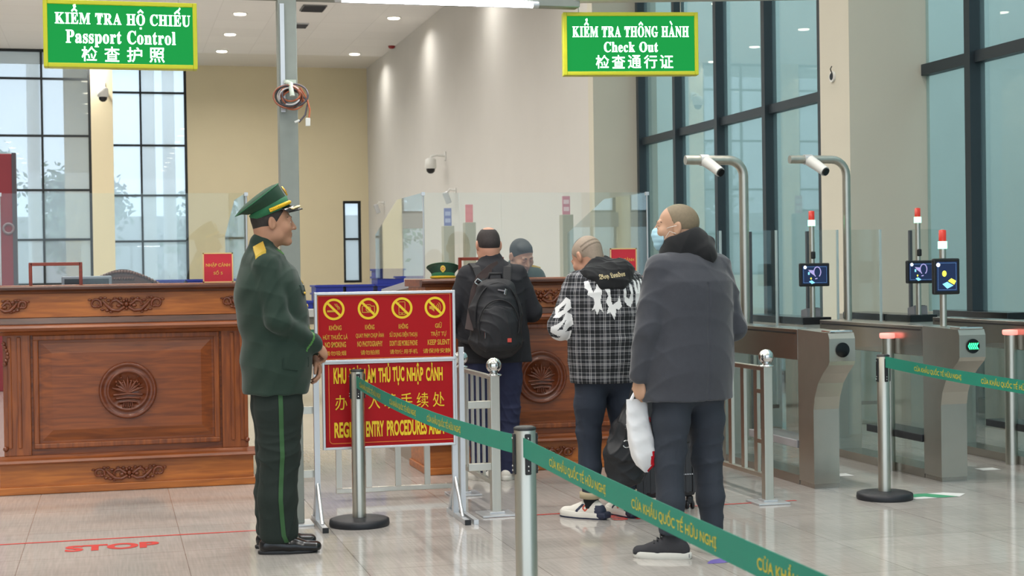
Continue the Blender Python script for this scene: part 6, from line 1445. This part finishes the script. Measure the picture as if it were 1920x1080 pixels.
for s, x1 in ((-1, -.12), (1, .12)):
    pts = [(s * .085, -.165, 1.33), (s * .105, -.105, 1.425), (s * .115, -.03, 1.452), (s * .125, .06, 1.43), (s * .135, .125, 1.34), (s * .15, .155, 1.22), (s * .185, .13, 1.08), (s * .215, .03, .98), (s * .19, -.10, .94), (s * .15, -.17, .93)]
    rs = []
    for i, p in enumerate(pts):
        a = Vector(pts[min(i + 1, 9)]) - Vector(pts[max(i - 1, 0)]); a.normalize(); w = Vector((1, 0, 0)) - a * a.x; w.normalize(); n_ = a.cross(w); p = Vector(p)
        rs.append([p + w * .026 + n_ * .007, p - w * .026 + n_ * .007, p - w * .026 - n_ * .007, p + w * .026 - n_ * .007])
    MB().rings(rs, True, True, smooth=False).build('shoulder_strap', M_packd, e)
# second bag strap over the left shoulder
pts = [(-.19, -.26, 1.02), (-.155, -.19, 1.15), (-.13, -.17, 1.27), (-.09, -.155, 1.36), (-.01, -.125, 1.42), (.05, -.085, 1.445)]
rs = []
for i, p in enumerate(pts):
    a = Vector(pts[min(i + 1, 5)]) - Vector(pts[max(i - 1, 0)]); a.normalize(); w = a.cross(Vector((0, 1, 0))).normalized(); p = Vector(p); n_ = a.cross(w)
    rs.append([p + w * .028 + n_ * .004, p - w * .028 + n_ * .004, p - w * .028 - n_ * .004, p + w * .028 - n_ * .004])
MB().rings(rs, True, True, smooth=False).build('cross_strap', M_strap, e)
mb = MB(); c = Vector((-.105, -.172, 1.33))
for a, b_ in (((-.02, -.016), (.02, -.016)), ((.02, -.016), (.02, .016)), ((.02, .016), (-.02, .016)), ((-.02, .016), (-.02, -.016))):
    r_ = math.radians(-38); q = lambda t: (c.x + t[0] * math.cos(r_) - t[1] * math.sin(r_), c.y, c.z + t[0] * math.sin(r_) + t[1] * math.cos(r_)); mb.tube([q(a), q(b_)], .0045, 8)
mb.build('buckle', M_chrome, e)

# ================= officer behind the far counter, head bowed
HR = rotm(0, 0, math.radians(180 + 16)) @ rotm(math.radians(-28), math.radians(6), 0); HC = (0.02, -0.14, 1.455)
B = Solid(); PD = head_prims(B, HC, HR, 1.06, 0.0045)
B.cone((0, -.03, 1.30), (.01, -.10, 1.39), .064, .06, .03)
B.loft([(0, 0.10, .86), (0, .09, 1.0), (0, .04, 1.18), (0, -.02, 1.31)], [(.14, .10), (.13, .10), (.15, .11), (.12, .08)], k=.05)
AL = [(-.19, -.02, 1.29), (-.25, -.10, 1.05), (-.08, -.14, 1.02)]; AR = [(.19, -.02, 1.29), (.25, -.10, 1.05), (.08, -.14, 1.02)]
B.chain(AL, [.036, .034, .028], .03); B.chain(AR, [.036, .034, .028], .03)
hand_prims(B, AL[2], (.8, -.4, -.1), (0, -.2, 1), -1, .35, .95); hand_prims(B, AR[2], (-.8, -.4, -.1), (0, -.2, 1), 1, .35, .95)
for s in (-1, 1): B.chain([(s * .09, .10, .86), (s * .10, .10, .48), (s * .10, .11, .08)], [.085, .056, .045], .04)
clerk = solid('person', B, 0.0045, [SK('clerk', (184, 140, 116)), LIP], None, skin_paint(PD, HR, 1.06)); eyes(clerk, PD, HR, 1.06)
H = Solid(); H.ell(PD(0, -0.014, 0.032), (0.083, 0.104, 0.096), HR, 0.01); H.ell(PD(0.012, 0.045, 0.088), (0.058, 0.052, 0.034), HR, 0.02); n0 = HR @ V3(0, 0.70, -0.71); H.cut(n0, float(n0 @ V3(*PD(0, 0.046, 0.033))))
solid('hair', H, 0.005, mat('hair_black2', (30, 28, 30), 0.7, var=(60, .4)), clerk)
J = Solid(); J.loft([(0, .10, .84), (0, .09, 1.0), (0, .04, 1.16), (0, -.005, 1.25), (0, -.02, 1.30)], [(.20, .15), (.185, .14), (.20, .14), (.19, .125), (.14, .09)], k=.05)
J.oval((-.15, -.02, 1.30), (.15, -.02, 1.30), (0, 1, 0), (.07, .05), (.07, .05), .045); J.cone((0, -.02, 1.30), (.0, -.055, 1.375), .085, .072, .03)
for A in (AL, AR):
    s = 1 if A[0][0] > 0 else -1; J.oval((s * .165, -.02, 1.295), A[1], (0, 1, 0), (.078, .07), (.07, .062), .035); w = V3(*A[1]) + (V3(*A[2]) - V3(*A[1])) * .9; J.cone(A[1], tuple(w), .066, .05, .02)
J.cut((0, 0, -1), -.82); solid('uniform_jacket', J, 0.006, M_uni, clerk); tj = bvh_last()
for s in (-1, 1): stamp('epaulette', [(s * .075, -.028), (s * .195, -.026), (s * .20, .0), (s * .195, .026), (s * .075, .022)][::s], (0, -0.02, 1.7), (1, 0, 0), (0, 1, 0), (0, 0, -1), M_uniGold, clerk, tj, .012)
for s in (-1, 1): stamp('collar_tab', [(s * .025, -.014), (s * .06, -.014), (s * .06, .014), (s * .025, .014)][::s], (0, -0.5, 1.35), (1, 0, 0), (0, 0, 1), (0, 1, 0), M_unitrim, clerk, tj, .006)
T = Solid()
for s in (-1, 1): T.loft([(s * .09, .10, .86), (s * .10, .10, .48), (s * .10, .11, .06)], [(.10, .11), (.085, .09), (.08, .09)], k=.03)
T.cut((0, 0, -1), -.04); solid('trousers', T, 0.008, M_uniT, clerk)
for s in (-1, 1):
    S = Solid(); shoe(S, (s * .10, .11), math.radians(180 - s * 8), 0.28, .046); solid('shoe', S, .006, M_leather, clerk)
place(clerk, 2.985, 11.46, 0.0, 'person in green uniform with gold epaulettes behind the counter glass, looking down'); clerk.location.z = 0.06
o = MB().bx(-.36, .36, -.35, .35, 0, .059).build('foot_platform', M_woodD, loc=(2.985, 11.55, 0)); props(o, 'low wooden platform on the floor behind the far counter', 'platform')
e = empty('peaked_cap', (2.405, 11.36, 1.3145), math.radians(168), 'green peaked cap with gold badge standing behind the glass of the far counter', 'cap')
cap_parts(e, (0, 0, 0.032), rotm(math.radians(-3), 0, 0), 0.98)

e = empty('filing_cabinet', (2.405, 11.40, 0), 0, 'narrow wooden cabinet under the peaked cap behind the far counter', 'cabinet')
MB().bx(-.17, .17, -.17, .17, 0, 1.29, .004).build('body', M_woodB, e); MB().bx(-.18, .18, -.18, .18, 1.29, 1.311, .003).build('top', M_woodD, e)
for k in range(3): d_ = MB().bx(-.155, .155, .17, .182, .06 + .41 * k, .44 + .41 * k, .003).build('drawer', M_woodB, e); MB().bx(-.04, .04, .182, .20, .26 + .41 * k, .275 + .41 * k, .003).build('handle', M_chrome, d_)
# ------------------------------------------------------------------ bags and suitcase
# white carrier bag in the coat man's left hand
cm = Matrix.Translation((2.715, 7.09, 0)) @ Matrix.Rotation(math.radians(14), 4, 'Z'); hp = cm @ Vector((-.255, .055, .785))
e = empty('carrier_bag', (hp.x, hp.y, 0), math.radians(8), 'white plastic carrier bag hanging from the left hand of the grey coat man', 'bag')
rr = np.random.RandomState(12); rings = []; NZ, NA = 30, 44
ph = [(rr.rand() * 6.3, rr.randn() * 5, 14 + 22 * rr.rand()) for _ in range(7)]
for i in range(NZ + 1):
    t = i / NZ; z = 0.772 - 0.335 * t - (0.02 * (t > .97))
    hw = np.interp(t, [0, .25, .6, .85, .97, 1], [.055, .057, .064, .060, .046, .010]); hd_ = np.interp(t, [0, .2, .6, .85, .97, 1], [.006, .018, .040, .042, .028, .006]); cx = np.interp(t, [0, .3, .65, 1], [0, .004, .024, .046])
    r = []
    for k in range(NA):
        a = 2 * math.pi * k / NA; c, s_ = math.cos(a), math.sin(a); ex = 0.62
        x = hw * abs(c) ** ex * (1 if c > 0 else -1); y = hd_ * abs(s_) ** ex * (1 if s_ > 0 else -1); q = 0.0
        for p, sl_, f in ph: q -= (1 - abs(math.sin(f * (z * 1.6 + sl_ * .18 * (x + .6 * y)) + p))) ** 3
        q = 0.0028 * (q + 1.4) * min(1, t * 5 + .15); r.append((cx + x * (1 + q * 4), .02 + y + (q if s_ < 0 else -q), z + 0.004 * math.sin(3 * a + p) * (t > .5)))
    rings.append(r)
mb = MB(); mb.rings(rings, True, True); nf = len(mb.f)
for i in range(nf):
    c_ = np.mean([mb.v[k] for k in mb.f[i]], axis=0)
    if c_[0] > .058 and c_[2] < .515: mb.mi[i] = 1
mb.build('bag_body', [mat('white_plastic_film', (226, 226, 228), .35, spec=.5), mat('red_film', (206, 30, 44), .4)], e)
S = Solid(); S.loft([(.052, .05, .76), (.068, .05, .62), (.074, .045, .52)], [(.018, .014), (.026, .018), (.024, .02)], k=.02); S.warp(lambda x, y, z: 0.003 * np.sin(60 * z + 50 * x))
fl = solid('bag_gusset', S, .005, mat('grey_film', (196, 188, 188), .4), e)
MB().prism([(.011 * math.cos(k * math.pi / 8), .013 * math.sin(k * math.pi / 8)) for k in range(16)], lambda u, v, d: (.071 + u, .024 + d, .668 + v), 0, .004).build('red_dot', mat('red_film2', (190, 70, 76), .4), fl)
MB().tube([(-.03, .02, .765), (-.012, .02, .80), (.008, .02, .81), (.03, .02, .795), (.04, .02, .762)], [.010, .007, .006, .007, .010], 8).build('handle', mat('white_plastic_film', (228, 228, 230), .35), e)

# black shoulder bag hanging beside the man in the checked shirt
e = empty('shoulder_bag', (2.775, 8.12, 0), math.radians(-8), 'black soft shoulder bag with silver clasps hanging beside the bowed man', 'bag')
M_bag = mat('bag_black', (24, 25, 29), .55, bump=(200, .2))
S = Solid(); S.loft([(-.0, .0, .63), (-.025, 0, .52), (-.05, 0, .38), (-.04, 0, .255)], [(.045, .04), (.085, .06), (.115, .075), (.10, .07)], k=.03)
S.warp(wrinkle(.008, 26, 81)); solid('bag_body', S, .006, M_bag, e)
MB().tube([(-.03, -.02, .62), (-.01, -.015, .70), (.02, .0, .80), (.05, .03, .90)], .008, 8).build('strap', M_bag, e)
MB().tube([(.06, -.03, .58), (.085, -.05, .45), (.08, -.055, .36), (.06, -.06, .27), (.04, -.06, .235)], .006, 8).build('hanging_strap', M_bag, e)
for x, z, r in ((-.035, .535, .016), (-.05, .445, .02)):
    MB().tube([(x + r * math.cos(a), -.075 - (.02 if z < .5 else -.008), z + r * math.sin(a)) for a in [math.radians(20 * k - 160) for k in range(16)]], .0035, 8).build('clasp', M_chrome, e)
# suitcase
e = empty('suitcase', (3.09, 8.56, 0), math.radians(-4), 'black hard-shell wheeled suitcase standing behind the legs of the grey coat man', 'suitcase')
M_case = mat('case_black', (38, 40, 44), .45, bump=(160, .1))
mb = MB().box((0, 0, .365), (.385, .25, .585), .035); mb.build('shell', M_case, e)
rb = MB()
for k in range(9): rb.bx(-.175 + .0425 * k, -.155 + .0425 * k, -.1285, -.124, .10, .385, .002)
rb.build('rib_pattern', M_case, e)
MB().box((0, -.1265, .515), (.36, .02, .25), .008).build('front_pocket', M_black, e)
MB().bx(-.2015, .2015, -.012, .012, .075, .655, .004).build('zip_band', M_black, e)
mb = MB()
for k in range(5): mb.bx(.105 + .013 * k, .113 + .013 * k, -.131, -.127, .205, .211)
mb.build('badge_print', mat('badge_silver', (190, 190, 194), .4, .5), e)
for sx_ in (-1, 1):
    for sy in (-1, 1):
        w = MB().lathe((sx_ * .155, sy * .09, 0), [(.022, .062), (.020, .075)], 14).bx(sx_ * .155 - .020, sx_ * .155 + .020, sy * .09 - .014, sy * .09 + .014, .03, .065, .006).build('caster', M_black, e)
        for o_ in (-.016, .016):
            rs = [[(sx_ * .155 + o_ + q, sy * .09 + .025 * r * math.cos(2 * math.pi * k / 18), .0255 + .025 * r * math.sin(2 * math.pi * k / 18)) for k in range(18)] for q, r in ((-.008, .8), (-.006, 1), (.006, 1), (.008, .8))]
            MB().rings(rs).build('wheel', M_rub, w)
MB().bx(-.09, .09, -.02, .02, .656, .672, .004).build('top_handle', M_black, e)
